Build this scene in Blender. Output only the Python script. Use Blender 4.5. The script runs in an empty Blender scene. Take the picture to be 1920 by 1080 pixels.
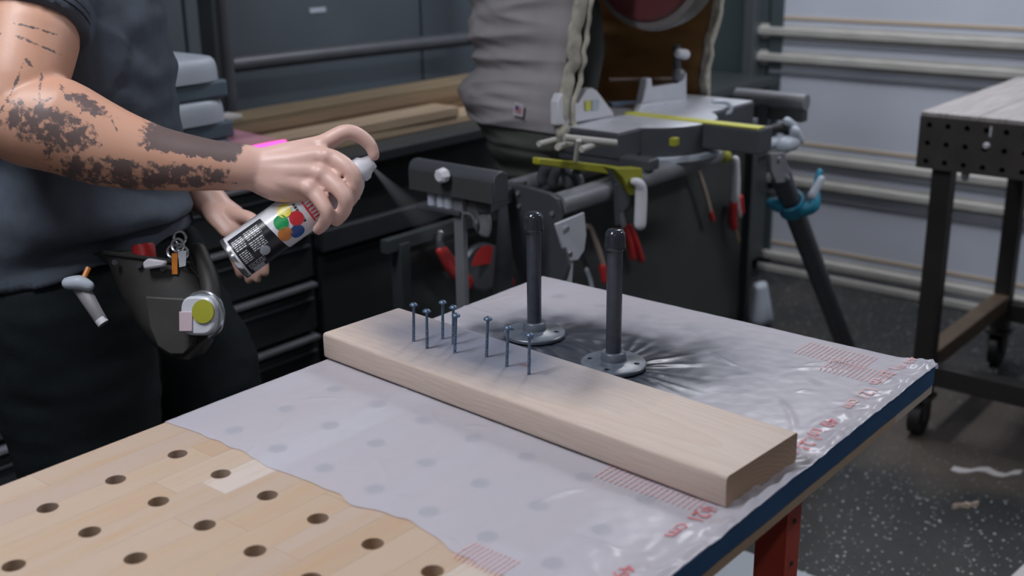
import bpy, bmesh, math, random
from mathutils import Vector, Matrix, noise as mn

random.seed(7)
scene = bpy.context.scene
COL = scene.collection
PI = math.pi
BT = 0.88                                   # height of the bench top above the floor

# ------------------------------------------------------------------ camera
CAM = Vector((1.0659, -0.6775, 0.5831 + BT))
RGT = Vector((0.7710, 0.6367, -0.0133)).normalized()
FWD = Vector((-0.6089, 0.7310, -0.3076)).normalized()
RGT = (RGT - FWD * RGT.dot(FWD)).normalized()
DWN = FWD.cross(RGT).normalized()
FPX = 2168.3
cd = bpy.data.cameras.new('camera')
cam = bpy.data.objects.new('camera', cd)
COL.objects.link(cam)
M = Matrix((RGT, -DWN, -FWD)).transposed().to_4x4()
M.translation = CAM
cam.matrix_world = M
cd.sensor_width = 36.0
cd.lens = 36.0 * FPX / 1920.0
cd.clip_start = 0.02
cd.dof.use_dof = True
cd.dof.focus_distance = 1.56
cd.dof.aperture_fstop = 4.0
scene.camera = cam

# ------------------------------------------------------------------ world, exposure
wd = bpy.data.worlds.new('world')
scene.world = wd
wd.use_nodes = True
bg = wd.node_tree.nodes['Background']
bg.inputs['Color'].default_value = (0.75, 0.82, 1.0, 1)
bg.inputs['Strength'].default_value = 0.10
scene.view_settings.view_transform = 'Standard'
scene.view_settings.look = 'None'
scene.view_settings.gamma = 1.0
scene.view_settings.use_curve_mapping = False
scene.view_settings.exposure = 0.0
CEIL = 2.75
# centres of the ceiling lamps: x, y, power
LAMPS = [(-0.22, -0.50, 31.0), (1.5, -1.9, 6.5), (-0.70, 2.75, 24.0), (1.3, 2.7, 28.0)]


def lin(c):
    return tuple(((v / 255) / 12.92 if v / 255 <= 0.04045 else ((v / 255 + 0.055) / 1.055) ** 2.4) for v in c)


# ------------------------------------------------------------------ helpers
def at(px, py, d):
    """a point of the place seen at that spot of the 1920x1080 frame, d metres in front of the lens"""
    return CAM + RGT * ((px - 960) / FPX * d) + DWN * ((py - 540) / FPX * d) + FWD * d


def ray(px, py):
    return RGT * ((px - 960) / FPX) + DWN * ((py - 540) / FPX) + FWD


def at_z(px, py, z):
    r = ray(px, py)
    return CAM + r * ((z - CAM.z) / r.z)


def at_x(px, py, x):
    r = ray(px, py)
    return CAM + r * ((x - CAM.x) / r.x)


def at_y(px, py, y):
    r = ray(px, py)
    return CAM + r * ((y - CAM.y) / r.y)


def frame(d):
    d = Vector(d).normalized()
    a = Vector((0, 0, 1)) if abs(d.z) < 0.9 else Vector((1, 0, 0))
    u = d.cross(a).normalized()
    return u, d.cross(u).normalized(), d


WLOC = {}


class MB:
    def __init__(s):
        s.v = []
        s.f = []

    def add(s, vs, fs):
        o = len(s.v)
        s.v += [Vector(v) for v in vs]
        s.f += [tuple(i + o for i in f) for f in fs]
        return s

    def box(s, x0, x1, y0, y1, z0, z1, M=None):
        vs = [Vector(p) for p in ((x0, y0, z0), (x1, y0, z0), (x1, y1, z0), (x0, y1, z0),
                                  (x0, y0, z1), (x1, y0, z1), (x1, y1, z1), (x0, y1, z1))]
        if M is not None:
            vs = [M @ v for v in vs]
        return s.add(vs, [(0, 3, 2, 1), (4, 5, 6, 7), (0, 1, 5, 4), (1, 2, 6, 5), (2, 3, 7, 6), (3, 0, 4, 7)])

    def bar(s, p0, p1, w, h, up=(0, 0, 1)):
        """a rectangular bar from p0 to p1, w wide, h high"""
        p0, p1 = Vector(p0), Vector(p1)
        d = (p1 - p0).normalized()
        a = Vector(up)
        u = d.cross(a).normalized()
        v = u.cross(d).normalized()
        vs = []
        for p in (p0, p1):
            for a_, b_ in ((-1, -1), (1, -1), (1, 1), (-1, 1)):
                vs.append(p + u * (a_ * w / 2) + v * (b_ * h / 2))
        return s.add(vs, [(0, 3, 2, 1), (4, 5, 6, 7), (0, 1, 5, 4), (1, 2, 6, 5), (2, 3, 7, 6), (3, 0, 4, 7)])

    def rings(s, rings, cap=True, closed=True):
        """loft through rings of equal count"""
        n = len(rings[0])
        vs = [p for r in rings for p in r]
        fs = []
        for k in range(len(rings) - 1):
            for i in range(n if closed else n - 1):
                j = (i + 1) % n
                fs.append((k * n + i, k * n + j, (k + 1) * n + j, (k + 1) * n + i))
        if cap and closed:
            fs.append(tuple(range(n - 1, -1, -1)))
            fs.append(tuple((len(rings) - 1) * n + i for i in range(n)))
        return s.add(vs, fs)

    def cyl(s, p0, p1, r0, r1=None, n=20, cap=True):
        r1 = r0 if r1 is None else r1
        p0, p1 = Vector(p0), Vector(p1)
        u, v, d = frame(p1 - p0)
        R = []
        for p, r in ((p0, r0), (p1, r1)):
            R.append([p + (u * math.cos(2 * PI * i / n) + v * math.sin(2 * PI * i / n)) * r for i in range(n)])
        return s.rings(R, cap)

    def lathe(s, prof, o, axis, n=28, cap=True):
        o = Vector(o)
        u, v, d = frame(axis)
        R = [[o + d * h + (u * math.cos(2 * PI * i / n) + v * math.sin(2 * PI * i / n)) * max(r, 1e-5) for i in range(n)]
             for r, h in prof]
        return s.rings(R, cap)

    def tube(s, pts, rad, n=14, caps=True, ref=None):
        """a smooth tube with rounded ends; rad: numbers or (a, b) pairs (a along ref)"""
        pts = [Vector(p) for p in pts]
        rad = [(r, r) if not isinstance(r, (tuple, list)) else tuple(r) for r in rad]
        P, Rr = [], []
        m = 4
        for k in range(len(pts) - 1):
            p0 = pts[max(k - 1, 0)]; p1 = pts[k]; p2 = pts[k + 1]; p3 = pts[min(k + 2, len(pts) - 1)]
            for q in range(m):
                t = q / m
                P.append(0.5 * ((2 * p1) + (p2 - p0) * t + (2 * p0 - 5 * p1 + 4 * p2 - p3) * t * t + (3 * p1 - p0 - 3 * p2 + p3) * t ** 3))
                Rr.append(tuple(rad[k][c] * (1 - t) + rad[k + 1][c] * t for c in (0, 1)))
        P.append(pts[-1]); Rr.append(rad[-1])
        T = [(P[min(i + 1, len(P) - 1)] - P[max(i - 1, 0)]).normalized() for i in range(len(P))]
        if ref is None:
            u = frame(T[0])[0]
        else:
            u = Vector(ref)
        R = []
        fr = []
        for i in range(len(P)):
            if ref is not None:
                u = Vector(ref)
            u = (u - T[i] * u.dot(T[i])).normalized()
            fr.append((u, T[i].cross(u)))

        def ring(p, f, a, b):
            return [p + f[0] * (math.cos(2 * PI * i / n) * a) + f[1] * (math.sin(2 * PI * i / n) * b) for i in range(n)]
        if caps:
            for q in (85, 60, 30):
                c, z = math.cos(math.radians(q)), math.sin(math.radians(q))
                R.append(ring(P[0] - T[0] * (z * min(Rr[0])), fr[0], Rr[0][0] * c, Rr[0][1] * c))
        for i in range(len(P)):
            R.append(ring(P[i], fr[i], *Rr[i]))
        if caps:
            for q in (30, 60, 85):
                c, z = math.cos(math.radians(q)), math.sin(math.radians(q))
                R.append(ring(P[-1] + T[-1] * (z * min(Rr[-1])), fr[-1], Rr[-1][0] * c, Rr[-1][1] * c))
        return s.rings(R, True)

    def prism(s, poly, o, ux, uy, th):
        """a flat outline extruded th along ux x uy"""
        o, ux, uy = Vector(o), Vector(ux).normalized(), Vector(uy).normalized()
        w = ux.cross(uy).normalized() * th
        a = [o + ux * p[0] + uy * p[1] for p in poly]
        n = len(a)
        vs = a + [p + w for p in a]
        fs = [tuple(range(n - 1, -1, -1)), tuple(range(n, 2 * n))]
        fs += [(i, (i + 1) % n, n + (i + 1) % n, n + i) for i in range(n)]
        return s.add(vs, fs)

    def sphere(s, c, r, n=14, sc=(1, 1, 1)):
        c = Vector(c)
        R = []
        for k in range(1, n):
            t = PI * k / n
            R.append([c + Vector((math.cos(2 * PI * i / n) * math.sin(t) * r * sc[0],
                                  math.sin(2 * PI * i / n) * math.sin(t) * r * sc[1], -math.cos(t) * r * sc[2])) for i in range(n)])
        return s.rings(R)

    def mesh(s, name):
        me = bpy.data.meshes.new(name)
        me.from_pydata([tuple(v) for v in s.v], [], s.f)
        me.validate()
        me.update()
        return me

    def build(s, name, mat, parent=None, smooth=40, bevel=0.0, seg=2):
        lo = Vector((min(v.x for v in s.v), min(v.y for v in s.v), min(v.z for v in s.v)))
        hi = Vector((max(v.x for v in s.v), max(v.y for v in s.v), max(v.z for v in s.v)))
        c = (lo + hi) / 2
        if parent is None:
            c.z = lo.z
        s.v = [v - c for v in s.v]
        me = s.mesh(name)
        bm = bmesh.new(); bm.from_mesh(me)
        bmesh.ops.recalc_face_normals(bm, faces=bm.faces)
        bm.to_mesh(me); bm.free()
        return link(name, me, mat, c, parent, smooth, bevel, seg)


def link(name, me, mat, c, parent=None, smooth=40, bevel=0.0, seg=2):
    o = bpy.data.objects.new(name, me)
    COL.objects.link(o)
    if mat is not None and not me.materials:
        me.materials.append(mat)
    if smooth:
        me.shade_smooth()
        if smooth < 180:
            me.set_sharp_from_angle(angle=math.radians(smooth))
    pl = WLOC.get(parent.name, Vector((0, 0, 0))) if parent else Vector((0, 0, 0))
    o.location = c - pl
    if parent:
        o.parent = parent
    WLOC[o.name] = Vector(c)
    if bevel:
        b = o.modifiers.new('bevel', 'BEVEL')
        b.width = bevel; b.segments = seg; b.limit_method = 'ANGLE'; b.angle_limit = math.radians(40)
    return o


def thing(name, label, cat, loc, group=None):
    o = bpy.data.objects.new(name, None)
    COL.objects.link(o)
    o.empty_display_size = 0.05
    o.location = loc
    WLOC[o.name] = Vector(loc)
    return tag(o, label, cat, group)


def tag(o, label, cat, group=None, kind=None):
    o['label'] = label
    o['category'] = cat
    if group:
        o['group'] = group
    if kind:
        o['kind'] = kind
    return o


def struct(o, label=None):
    o['kind'] = 'structure'
    if label:
        o['label'] = label
    return o


def copy_tree(o, parent=None):
    c = o.copy()
    COL.objects.link(c)
    c.parent = parent
    for ch in list(o.children):
        copy_tree(ch, c)
    return c


def evaluated(o):
    dg = bpy.context.evaluated_depsgraph_get()
    return bpy.data.meshes.new_from_object(o.evaluated_get(dg))


def fused(mb, voxel, smooth=4, fac=0.5):
    """one continuous skin round overlapping tubes"""
    me = mb.mesh('fused')
    t = bpy.data.objects.new('tmp', me)
    COL.objects.link(t)
    r = t.modifiers.new('r', 'REMESH'); r.mode = 'VOXEL'; r.voxel_size = voxel
    s_ = t.modifiers.new('s', 'SMOOTH'); s_.iterations = smooth; s_.factor = fac
    out = evaluated(t)
    bpy.data.objects.remove(t)
    return out


def cut(o, cutter_mb):
    """drill holes for real"""
    cm = cutter_mb.mesh('cutter')
    bm = bmesh.new(); bm.from_mesh(cm)
    bmesh.ops.recalc_face_normals(bm, faces=bm.faces)
    bm.to_mesh(cm); bm.free()
    c = bpy.data.objects.new('cutter', cm)
    COL.objects.link(c)
    for q in (o if isinstance(o, list) else [o]):
        b = q.modifiers.new('cut', 'BOOLEAN'); b.object = c; b.operation = 'DIFFERENCE'; b.solver = 'EXACT'
    dg = bpy.context.evaluated_depsgraph_get()
    for q in (o if isinstance(o, list) else [o]):
        me = bpy.data.meshes.new_from_object(q.evaluated_get(dg))
        mt = q.data.materials[0]
        q.modifiers.remove(q.modifiers['cut'])
        q.data = me
        if not me.materials:
            me.materials.append(mt)
        me.set_sharp_from_angle(angle=math.radians(40))
    bpy.data.objects.remove(c)


# ------------------------------------------------------------------ materials
def mat(name, col, rough=0.5, metal=0.0, var=0.0, scale=20.0, stretch=(1, 1, 1), bump=0.0, bscale=None, col2=None, spec=0.5,
        coat=0.0, emit=0.0, alpha=1.0, trans=0.0):
    m = bpy.data.materials.new(name)
    m.use_nodes = True
    nt = m.node_tree
    b = nt.nodes['Principled BSDF']
    c = lin(col)
    b.inputs['Base Color'].default_value = (*c, 1)
    b.inputs['Roughness'].default_value = rough
    b.inputs['Metallic'].default_value = metal
    b.inputs['Specular IOR Level'].default_value = spec
    if coat:
        b.inputs['Coat Weight'].default_value = coat
        b.inputs['Coat Roughness'].default_value = 0.12
    if emit:
        b.inputs['Emission Color'].default_value = (*c, 1)
        b.inputs['Emission Strength'].default_value = emit
    if trans:
        b.inputs['Transmission Weight'].default_value = trans
    if alpha < 1:
        b.inputs['Alpha'].default_value = alpha
    if var or bump or col2:
        tc = nt.nodes.new('ShaderNodeTexCoord')
        mp = nt.nodes.new('ShaderNodeMapping')
        mp.inputs['Scale'].default_value = stretch
        nt.links.new(tc.outputs['Object'], mp.inputs['Vector'])
        nz = nt.nodes.new('ShaderNodeTexNoise')
        nz.inputs['Scale'].default_value = scale
        nz.inputs['Detail'].default_value = 5
        nt.links.new(mp.outputs['Vector'], nz.inputs['Vector'])
        if var or col2:
            cr = nt.nodes.new('ShaderNodeValToRGB')
            c2 = lin(col2) if col2 else tuple(min(1, x * (1 + var)) for x in c)
            c1 = c if col2 else tuple(x * (1 - var) for x in c)
            cr.color_ramp.elements[0].position = 0.32
            cr.color_ramp.elements[0].color = (*c1, 1)
            cr.color_ramp.elements[1].position = 0.68
            cr.color_ramp.elements[1].color = (*c2, 1)
            nt.links.new(nz.outputs['Fac'], cr.inputs['Fac'])
            nt.links.new(cr.outputs['Color'], b.inputs['Base Color'])
        if bump:
            n2 = nz
            if bscale:
                n2 = nt.nodes.new('ShaderNodeTexNoise')
                n2.inputs['Scale'].default_value = bscale
                n2.inputs['Detail'].default_value = 4
                nt.links.new(mp.outputs['Vector'], n2.inputs['Vector'])
            bp = nt.nodes.new('ShaderNodeBump')
            bp.inputs['Strength'].default_value = bump
            bp.inputs['Distance'].default_value = 0.004
            nt.links.new(n2.outputs['Fac'], bp.inputs['Height'])
            nt.links.new(bp.outputs['Normal'], b.inputs['Normal'])
    return m


class NT:
    """small helper for longer node materials"""
    def __init__(s, name):
        s.m = bpy.data.materials.new(name)
        s.m.use_nodes = True
        s.t = s.m.node_tree
        s.b = s.t.nodes['Principled BSDF']

    def n(s, kind, **kw):
        x = s.t.nodes.new('ShaderNode' + kind)
        for k, v in kw.items():
            setattr(x, k, v)
        return x

    def l(s, a, b):
        s.t.links.new(a, b)

    def math(s, op, a, b=None, c=None, clamp=False):
        x = s.n('Math', operation=op, use_clamp=clamp)
        for i, q in enumerate((a, b, c)):
            if q is None:
                continue
            if isinstance(q, (int, float)):
                x.inputs[i].default_value = q
            else:
                s.l(q, x.inputs[i])
        return x.outputs[0]

    def mix(s, f, a, b):
        x = s.n('Mix', data_type='RGBA')
        for i, q in ((0, f), (6, a), (7, b)):
            if isinstance(q, (int, float)):
                x.inputs[i].default_value = q
            elif isinstance(q, tuple):
                x.inputs[i].default_value = (*q[:3], 1)
            else:
                s.l(q, x.inputs[i])
        return x.outputs[2]

    def ramp(s, f, p0, p1, a=0.0, b=1.0):
        x = s.n('MapRange')
        x.inputs['From Min'].default_value = p0
        x.inputs['From Max'].default_value = p1
        x.inputs['To Min'].default_value = a
        x.inputs['To Max'].default_value = b
        s.l(f, x.inputs['Value'])
        return x.outputs[0]

    def coord(s, which='Object', scale=(1, 1, 1), loc=(0, 0, 0)):
        tc = s.n('TexCoord')
        mp = s.n('Mapping')
        mp.inputs['Scale'].default_value = scale
        mp.inputs['Location'].default_value = loc
        s.l(tc.outputs[which], mp.inputs['Vector'])
        return mp.outputs['Vector']

    def noise(s, vec, scale, detail=4, rough=0.5):
        x = s.n('TexNoise')
        x.inputs['Scale'].default_value = scale
        x.inputs['Detail'].default_value = detail
        x.inputs['Roughness'].default_value = rough
        s.l(vec, x.inputs['Vector'])
        return x.outputs['Fac']

    def bump(s, h, strength=0.3, dist=0.003):
        x = s.n('Bump')
        x.inputs['Strength'].default_value = strength
        x.inputs['Distance'].default_value = dist
        s.l(h, x.inputs['Height'])
        s.l(x.outputs['Normal'], s.b.inputs['Normal'])


def floor_material():
    q = NT('rubber_floor')
    v = q.coord('Object')
    vo = q.n('TexVoronoi'); vo.inputs['Scale'].default_value = 75
    q.l(v, vo.inputs['Vector'])
    sz = q.noise(v, 60, 2)
    th = q.ramp(sz, 0.40, 0.70, 0.02, 0.33)
    speck = q.math('LESS_THAN', vo.outputs['Distance'], th)
    vo2 = q.n('TexVoronoi'); vo2.inputs['Scale'].default_value = 190
    q.l(v, vo2.inputs['Vector'])
    speck2 = q.math('LESS_THAN', vo2.outputs['Distance'], q.ramp(q.noise(v, 31, 2), 0.4, 0.75, 0.0, 0.22))
    sp = q.math('MAXIMUM', speck, q.math('MULTIPLY', speck2, 0.6))
    dust = q.ramp(q.noise(v, 2.2, 5, 0.6), 0.42, 0.75, 0.0, 0.5)
    base = q.mix(dust, lin((36, 39, 42)), lin((84, 78, 72)))
    sv = q.n('SeparateXYZ'); q.l(v, sv.inputs[0])
    bx_ = q.math('DIVIDE', q.math('SUBTRACT', sv.outputs[0], 0.1 - 0.625), 0.55)
    by_ = q.math('DIVIDE', q.math('SUBTRACT', sv.outputs[1], 2.55 - 0.13), 0.42)
    bd = q.math('ADD', q.math('SQRT', q.math('ADD', q.math('MULTIPLY', bx_, bx_), q.math('MULTIPLY', by_, by_))), q.math('SUBTRACT', q.noise(v, 5, 4), 0.5))
    brown = q.ramp(bd, 1.1, 0.6, 0.0, 0.85)
    base = q.mix(brown, base, lin((86, 78, 70)))
    sp = q.math('MULTIPLY', sp, q.ramp(brown, 0.0, 1.0, 1.0, 0.3))
    c = q.mix(q.math('MULTIPLY', sp, 0.7), base, lin((190, 194, 198)))
    q.l(c, q.b.inputs['Base Color'])
    q.b.inputs['Roughness'].default_value = 0.55
    q.bump(q.noise(v, 160, 3), 0.25)
    return q.m


def stave_material():
    q = NT('rubberwood_stave')
    oi = q.n('ObjectInfo')
    rnd = oi.outputs['Random']
    tc = q.n('TexCoord')
    mp = q.n('Mapping'); mp.inputs['Scale'].default_value = (14, 1.0, 14)
    q.l(tc.outputs['Object'], mp.inputs['Vector'])
    ad = q.n('VectorMath', operation='ADD')
    cb = q.n('CombineXYZ')
    q.l(q.math('MULTIPLY', rnd, 37.0), cb.inputs[0]); q.l(q.math('MULTIPLY', rnd, 91.0), cb.inputs[1])
    q.l(mp.outputs['Vector'], ad.inputs[0]); q.l(cb.outputs[0], ad.inputs[1])
    g = q.noise(ad.outputs[0], 5.5, 6, 0.55)
    fine = q.noise(ad.outputs[0], 42, 3, 0.6)
    r2 = q.math('FRACT', q.math('MULTIPLY', rnd, 7.31))
    cr = q.n('ValToRGB')
    e = cr.color_ramp.elements
    e[0].position = 0.0; e[0].color = (*lin((184, 158, 134)), 1)
    e[1].position = 1.0; e[1].color = (*lin((200, 182, 168)), 1)
    for p, c in ((0.3, (190, 168, 148)), (0.55, (184, 164, 150)), (0.8, (192, 172, 154)), (0.92, (204, 192, 184))):
        x = e.new(p); x.color = (*lin(c), 1)
    q.l(r2, cr.inputs['Fac'])
    dark = q.mix(q.ramp(g, 0.50, 0.72, 0.0, 0.45), cr.outputs['Color'], lin((186, 148, 106)))
    c = q.mix(q.ramp(fine, 0.55, 0.8, 0.0, 0.22), dark, lin((168, 128, 92)))
    q.l(c, q.b.inputs['Base Color'])
    q.b.inputs['Roughness'].default_value = 0.48
    q.bump(fine, 0.05)
    return q.m


def pine_material():
    """planed pine; the growth rings are a solid 3D texture round a pith below the board"""
    q = NT('pine_lumber')
    v = q.coord('Object')
    sx = q.n('SeparateXYZ'); q.l(v, sx.inputs[0])
    wob = q.noise(q.coord('Object', (3, 8, 8)), 1.6, 3)
    y = q.math('ADD', q.math('SUBTRACT', sx.outputs[1], -0.012), q.math('MULTIPLY', q.math('SUBTRACT', wob, 0.5), 0.05))
    z = q.math('ADD', q.math('ADD', sx.outputs[2], 0.052), q.math('MULTIPLY', sx.outputs[0], 0.022))
    r = q.math('SQRT', q.math('ADD', q.math('MULTIPLY', y, y), q.math('MULTIPLY', z, z)))
    saw = q.math('FRACT', q.math('MULTIPLY', r, 190.0))
    ringf = q.math('POWER', saw, 2.4)
    fib = q.noise(q.coord('Object', (2, 60, 60)), 9, 4, 0.6)
    geo = q.n('NewGeometry')
    sn = q.n('SeparateXYZ'); q.l(geo.outputs['True Normal'], sn.inputs[0])
    end = q.ramp(q.math('ABSOLUTE', sn.outputs[0]), 0.7, 0.9)
    base = q.mix(q.ramp(fib, 0.3, 0.7), lin((208, 193, 183)), lin((198, 179, 166)))
    amt = q.math('ADD', 0.15, q.math('MULTIPLY', end, 0.42))
    c = q.mix(q.math('MULTIPLY', ringf, amt), base, lin((176, 126, 84)))
    # sawn end grain is mixed towards a darker brown
    c = q.mix(q.math('MULTIPLY', end, 0.55), c, lin((170, 128, 86)))
    # grey paint mist that settled round the screws (stain with its own shape)
    dx = q.math('DIVIDE', q.math('SUBTRACT', sx.outputs[0], -0.125), 0.24)
    dy = q.math('DIVIDE', q.math('SUBTRACT', sx.outputs[1], 0.030), 0.098)
    d = q.math('SQRT', q.math('ADD', q.math('MULTIPLY', dx, dx), q.math('MULTIPLY', dy, dy)))
    d = q.math('ADD', d, q.math('MULTIPLY', q.math('SUBTRACT', q.noise(v, 18, 4), 0.5), 0.5))
    st = q.ramp(d, 1.25, 0.40, 0.0, 0.93)
    top = q.ramp(sn.outputs[2], 0.5, 0.95)
    st = q.math('MULTIPLY', st, top, clamp=True)
    c = q.mix(st, c, lin((104, 110, 128)))
    # small knot
    kx = q.math('DIVIDE', q.math('SUBTRACT', sx.outputs[0], -0.035), 0.016)
    ky = q.math('DIVIDE', q.math('SUBTRACT', sx.outputs[1], 0.022), 0.006)
    k = q.math('SQRT', q.math('ADD', q.math('MULTIPLY', kx, kx), q.math('MULTIPLY', ky, ky)))
    k = q.math('ADD', k, q.math('MULTIPLY', q.math('SUBTRACT', q.noise(v, 160, 3), 0.5), 1.3))
    c = q.mix(q.math('MULTIPLY', q.ramp(k, 1.0, 0.3, 0.0, 0.75), top, clamp=True), c, lin((116, 74, 66)))
    q.l(c, q.b.inputs['Base Color'])
    q.b.inputs['Roughness'].default_value = 0.55
    q.bump(fib, 0.04)
    return q.m


def sheet_material():
    """milky polythene: mostly scatters, lets a little of the wood and the holes show; paint = settled overspray"""
    q = NT('milky_polythene')
    at_ = q.n('Attribute'); at_.attribute_name = 'paint'
    p = q.math('ADD', at_.outputs['Fac'], 0.0, clamp=True)
    v = q.coord('Object')
    c = q.mix(q.noise(v, 7, 3), lin((214, 215, 230)), lin((220, 220, 232)))
    cp = q.mix(p, c, lin((42, 48, 60)))
    q.l(cp, q.b.inputs['Base Color'])
    q.l(q.ramp(p, 0.0, 1.0, 0.26, 0.30), q.b.inputs['Roughness'])
    q.b.inputs['Specular IOR Level'].default_value = 0.45
    q.bump(q.noise(q.coord('Object', (1, 1, 1)), 55, 3), 0.10, 0.004)
    tr = q.n('BsdfTransparent')
    mx = q.n('MixShader')
    tl = q.n('BsdfTranslucent')
    q.l(cp, tl.inputs['Color'])
    m1 = q.n('MixShader')
    q.l(q.math('MULTIPLY', q.math('SUBTRACT', 1.0, p), 0.28), m1.inputs[0])
    q.l(q.b.outputs[0], m1.inputs[1]); q.l(tl.outputs[0], m1.inputs[2])
    q.l(q.math('MULTIPLY', q.math('SUBTRACT', 1.0, p), 0.24), mx.inputs[0])
    q.l(m1.outputs[0], mx.inputs[1]); q.l(tr.outputs[0], mx.inputs[2])
    q.l(mx.outputs[0], q.t.nodes['Material Output'].inputs['Surface'])
    return q.m


def skin_material():
    q = NT('tattooed_skin')
    a = q.n('Attribute'); a.attribute_name = 'ink'
    h = q.n('Attribute'); h.attribute_name = 'pink'
    v = q.coord('Object')
    base = q.mix(q.noise(v, 14, 4), lin((190, 140, 116)), lin((204, 160, 138)))
    base = q.mix(q.math('MULTIPLY', h.outputs['Fac'], 1.0, clamp=True), base, lin((218, 180, 168)))
    fine = q.math('ADD', q.math('MULTIPLY', q.math('SUBTRACT', q.noise(v, 150, 2), 0.5), 1.5), q.math('MULTIPLY', q.math('SUBTRACT', q.noise(v, 330, 2), 0.5), 0.7))
    ik = q.math('MULTIPLY', q.math('SUBTRACT', q.math('ADD', a.outputs['Fac'], q.math('MULTIPLY', fine, q.ramp(a.outputs['Fac'], 0.02, 0.3, 0.0, 0.75))), 0.33), 3.4, clamp=True)
    c = q.mix(q.math('MULTIPLY', ik, 0.82), base, lin((56, 60, 70)))
    q.l(c, q.b.inputs['Base Color'])
    q.b.inputs['Roughness'].default_value = 0.45
    q.b.inputs['Subsurface Weight'].default_value = 0.08
    q.b.inputs['Subsurface Radius'].default_value = (0.012, 0.005, 0.003)
    q.bump(q.noise(v, 260, 3), 0.15, 0.001)
    return q.m


MT = {}
MT['floor'] = floor_material()
MT['stave'] = stave_material()
MT['pine'] = pine_material()
MT['sheet'] = sheet_material()
MT['skin'] = skin_material()
MT['wall'] = mat('dark_grey_wall', (76, 84, 92), 0.6, var=0.08, scale=3)
MT['wall_teal'] = mat('dark_slate_wall', (64, 76, 80), 0.6, var=0.08, scale=3)
MT['light_wall'] = mat('pale_wall', (165, 165, 165), 0.8)
MT['ceiling'] = mat('ceiling_paint', (200, 200, 200), 0.9)
MT['door'] = mat('white_door_steel', (196, 201, 214), 0.42, var=0.05, scale=2.5)
MT['rib'] = mat('galvanised_rib', (178, 176, 172), 0.4, var=0.12, scale=9, stretch=(1, 1, 6))
MT['tan_line'] = mat('tan_edge_strip', (196, 178, 156), 0.6)
MT['track'] = mat('track_steel', (98, 104, 110), 0.4, metal=0.4)
MT['hinge'] = mat('grey_hinge_rail', (128, 132, 140), 0.5)
MT['tape'] = mat('blue_masking_tape', (40, 84, 126), 0.6, var=0.12, scale=12, bump=0.1)
MT['red_leg'] = mat('orange_red_paint', (190, 74, 56), 0.4, var=0.06, scale=20)
MT['undershelf'] = mat('pale_grey_board', (170, 176, 184), 0.6)
MT['pipe'] = mat('black_painted_iron', (60, 65, 76), 0.30, var=0.15, scale=90, bump=0.12, spec=0.6)
MT['cap'] = mat('wet_black_paint', (44, 48, 56), 0.14, var=0.1, scale=90, bump=0.25, spec=0.7)
MT['flange'] = mat('wet_grey_black_paint', (86, 94, 106), 0.36, var=0.2, scale=60, bump=0.2, spec=0.6)
MT['screw'] = mat('blue_grey_coated_screw', (84, 102, 126), 0.35, metal=0.35, var=0.15, scale=150)
MT['red_print'] = mat('red_print', (206, 116, 122), 0.5)
MT['pale_red_print'] = mat('pale_red_print', (222, 168, 168), 0.5)
MT['shirt'] = mat('slate_grey_jersey', (78, 85, 96), 0.9, var=0.07, scale=60, bump=0.12, bscale=320, spec=0.2)
MT['trousers'] = mat('black_twill', (26, 32, 34), 0.85, var=0.10, scale=70, bump=0.12, bscale=300, spec=0.2)
MT['pouch'] = mat('worn_dark_leather', (50, 49, 48), 0.6, var=0.18, scale=22, bump=0.2)
MT['black'] = mat('black_steel', (56, 61, 63), 0.42, var=0.12, scale=6)
MT['black_soft'] = mat('black_matte', (60, 64, 64), 0.7, var=0.12, scale=8)
MT['grey_steel'] = mat('grey_steel', (120, 122, 128), 0.38, metal=0.1, var=0.1, scale=12)
MT['dark_steel'] = mat('dark_grey_steel', (72, 75, 81), 0.42, metal=0.1, var=0.1, scale=12)
MT['alu'] = mat('aluminium', (200, 203, 212), 0.4, metal=0.1, var=0.06, scale=20)
MT['chrome'] = mat('bright_steel', (200, 204, 210), 0.18, metal=0.9)
MT['lime'] = mat('lime_yellow_plastic', (158, 158, 46), 0.5)
MT['yellow'] = mat('pale_yellow_edge', (206, 204, 96), 0.5)
MT['white_plastic'] = mat('white_plastic', (214, 214, 222), 0.4)
MT['grey_plastic'] = mat('pale_grey_plastic', (178, 186, 198), 0.45, var=0.05, scale=10)
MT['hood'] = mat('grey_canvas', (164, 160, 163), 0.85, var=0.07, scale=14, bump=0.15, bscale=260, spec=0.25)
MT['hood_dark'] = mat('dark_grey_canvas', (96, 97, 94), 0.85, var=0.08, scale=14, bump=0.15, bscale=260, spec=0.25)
MT['rim'] = mat('cream_binding', (182, 178, 166), 0.7, var=0.2, scale=60)
MT['lining'] = mat('tan_lining', (148, 110, 66), 0.8, var=0.22, scale=9, stretch=(1, 1, 3))
MT['board_a'] = mat('weathered_board', (126, 110, 86), 0.75, var=0.2, scale=10, stretch=(6, 0.5, 6))
MT['board_b'] = mat('pale_board', (172, 150, 126), 0.75, var=0.15, scale=10, stretch=(6, 0.5, 6))
MT['board_c'] = mat('brown_board', (116, 92, 68), 0.75, var=0.2, scale=10, stretch=(6, 0.5, 6))
MT['weld'] = mat('oiled_plate_steel', (84, 80, 78), 0.45, metal=0.35, var=0.12, scale=14)
MT['weld_top'] = mat('ground_steel_top', (188, 182, 180), 0.38, metal=0.3, var=0.25, scale=9, stretch=(9, 0.6, 1))
MT['weld_leg'] = mat('dark_leg_steel', (58, 56, 55), 0.45, metal=0.3, var=0.12, scale=10)
MT['weld_beam'] = mat('brown_rusty_steel', (104, 88, 72), 0.5, metal=0.2, var=0.15, scale=16)
MT['rubber'] = mat('black_rubber', (26, 27, 28), 0.6)
MT['teal'] = mat('teal_plastic', (30, 128, 158), 0.45)
MT['red'] = mat('red_plastic', (196, 48, 48), 0.4)
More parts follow.
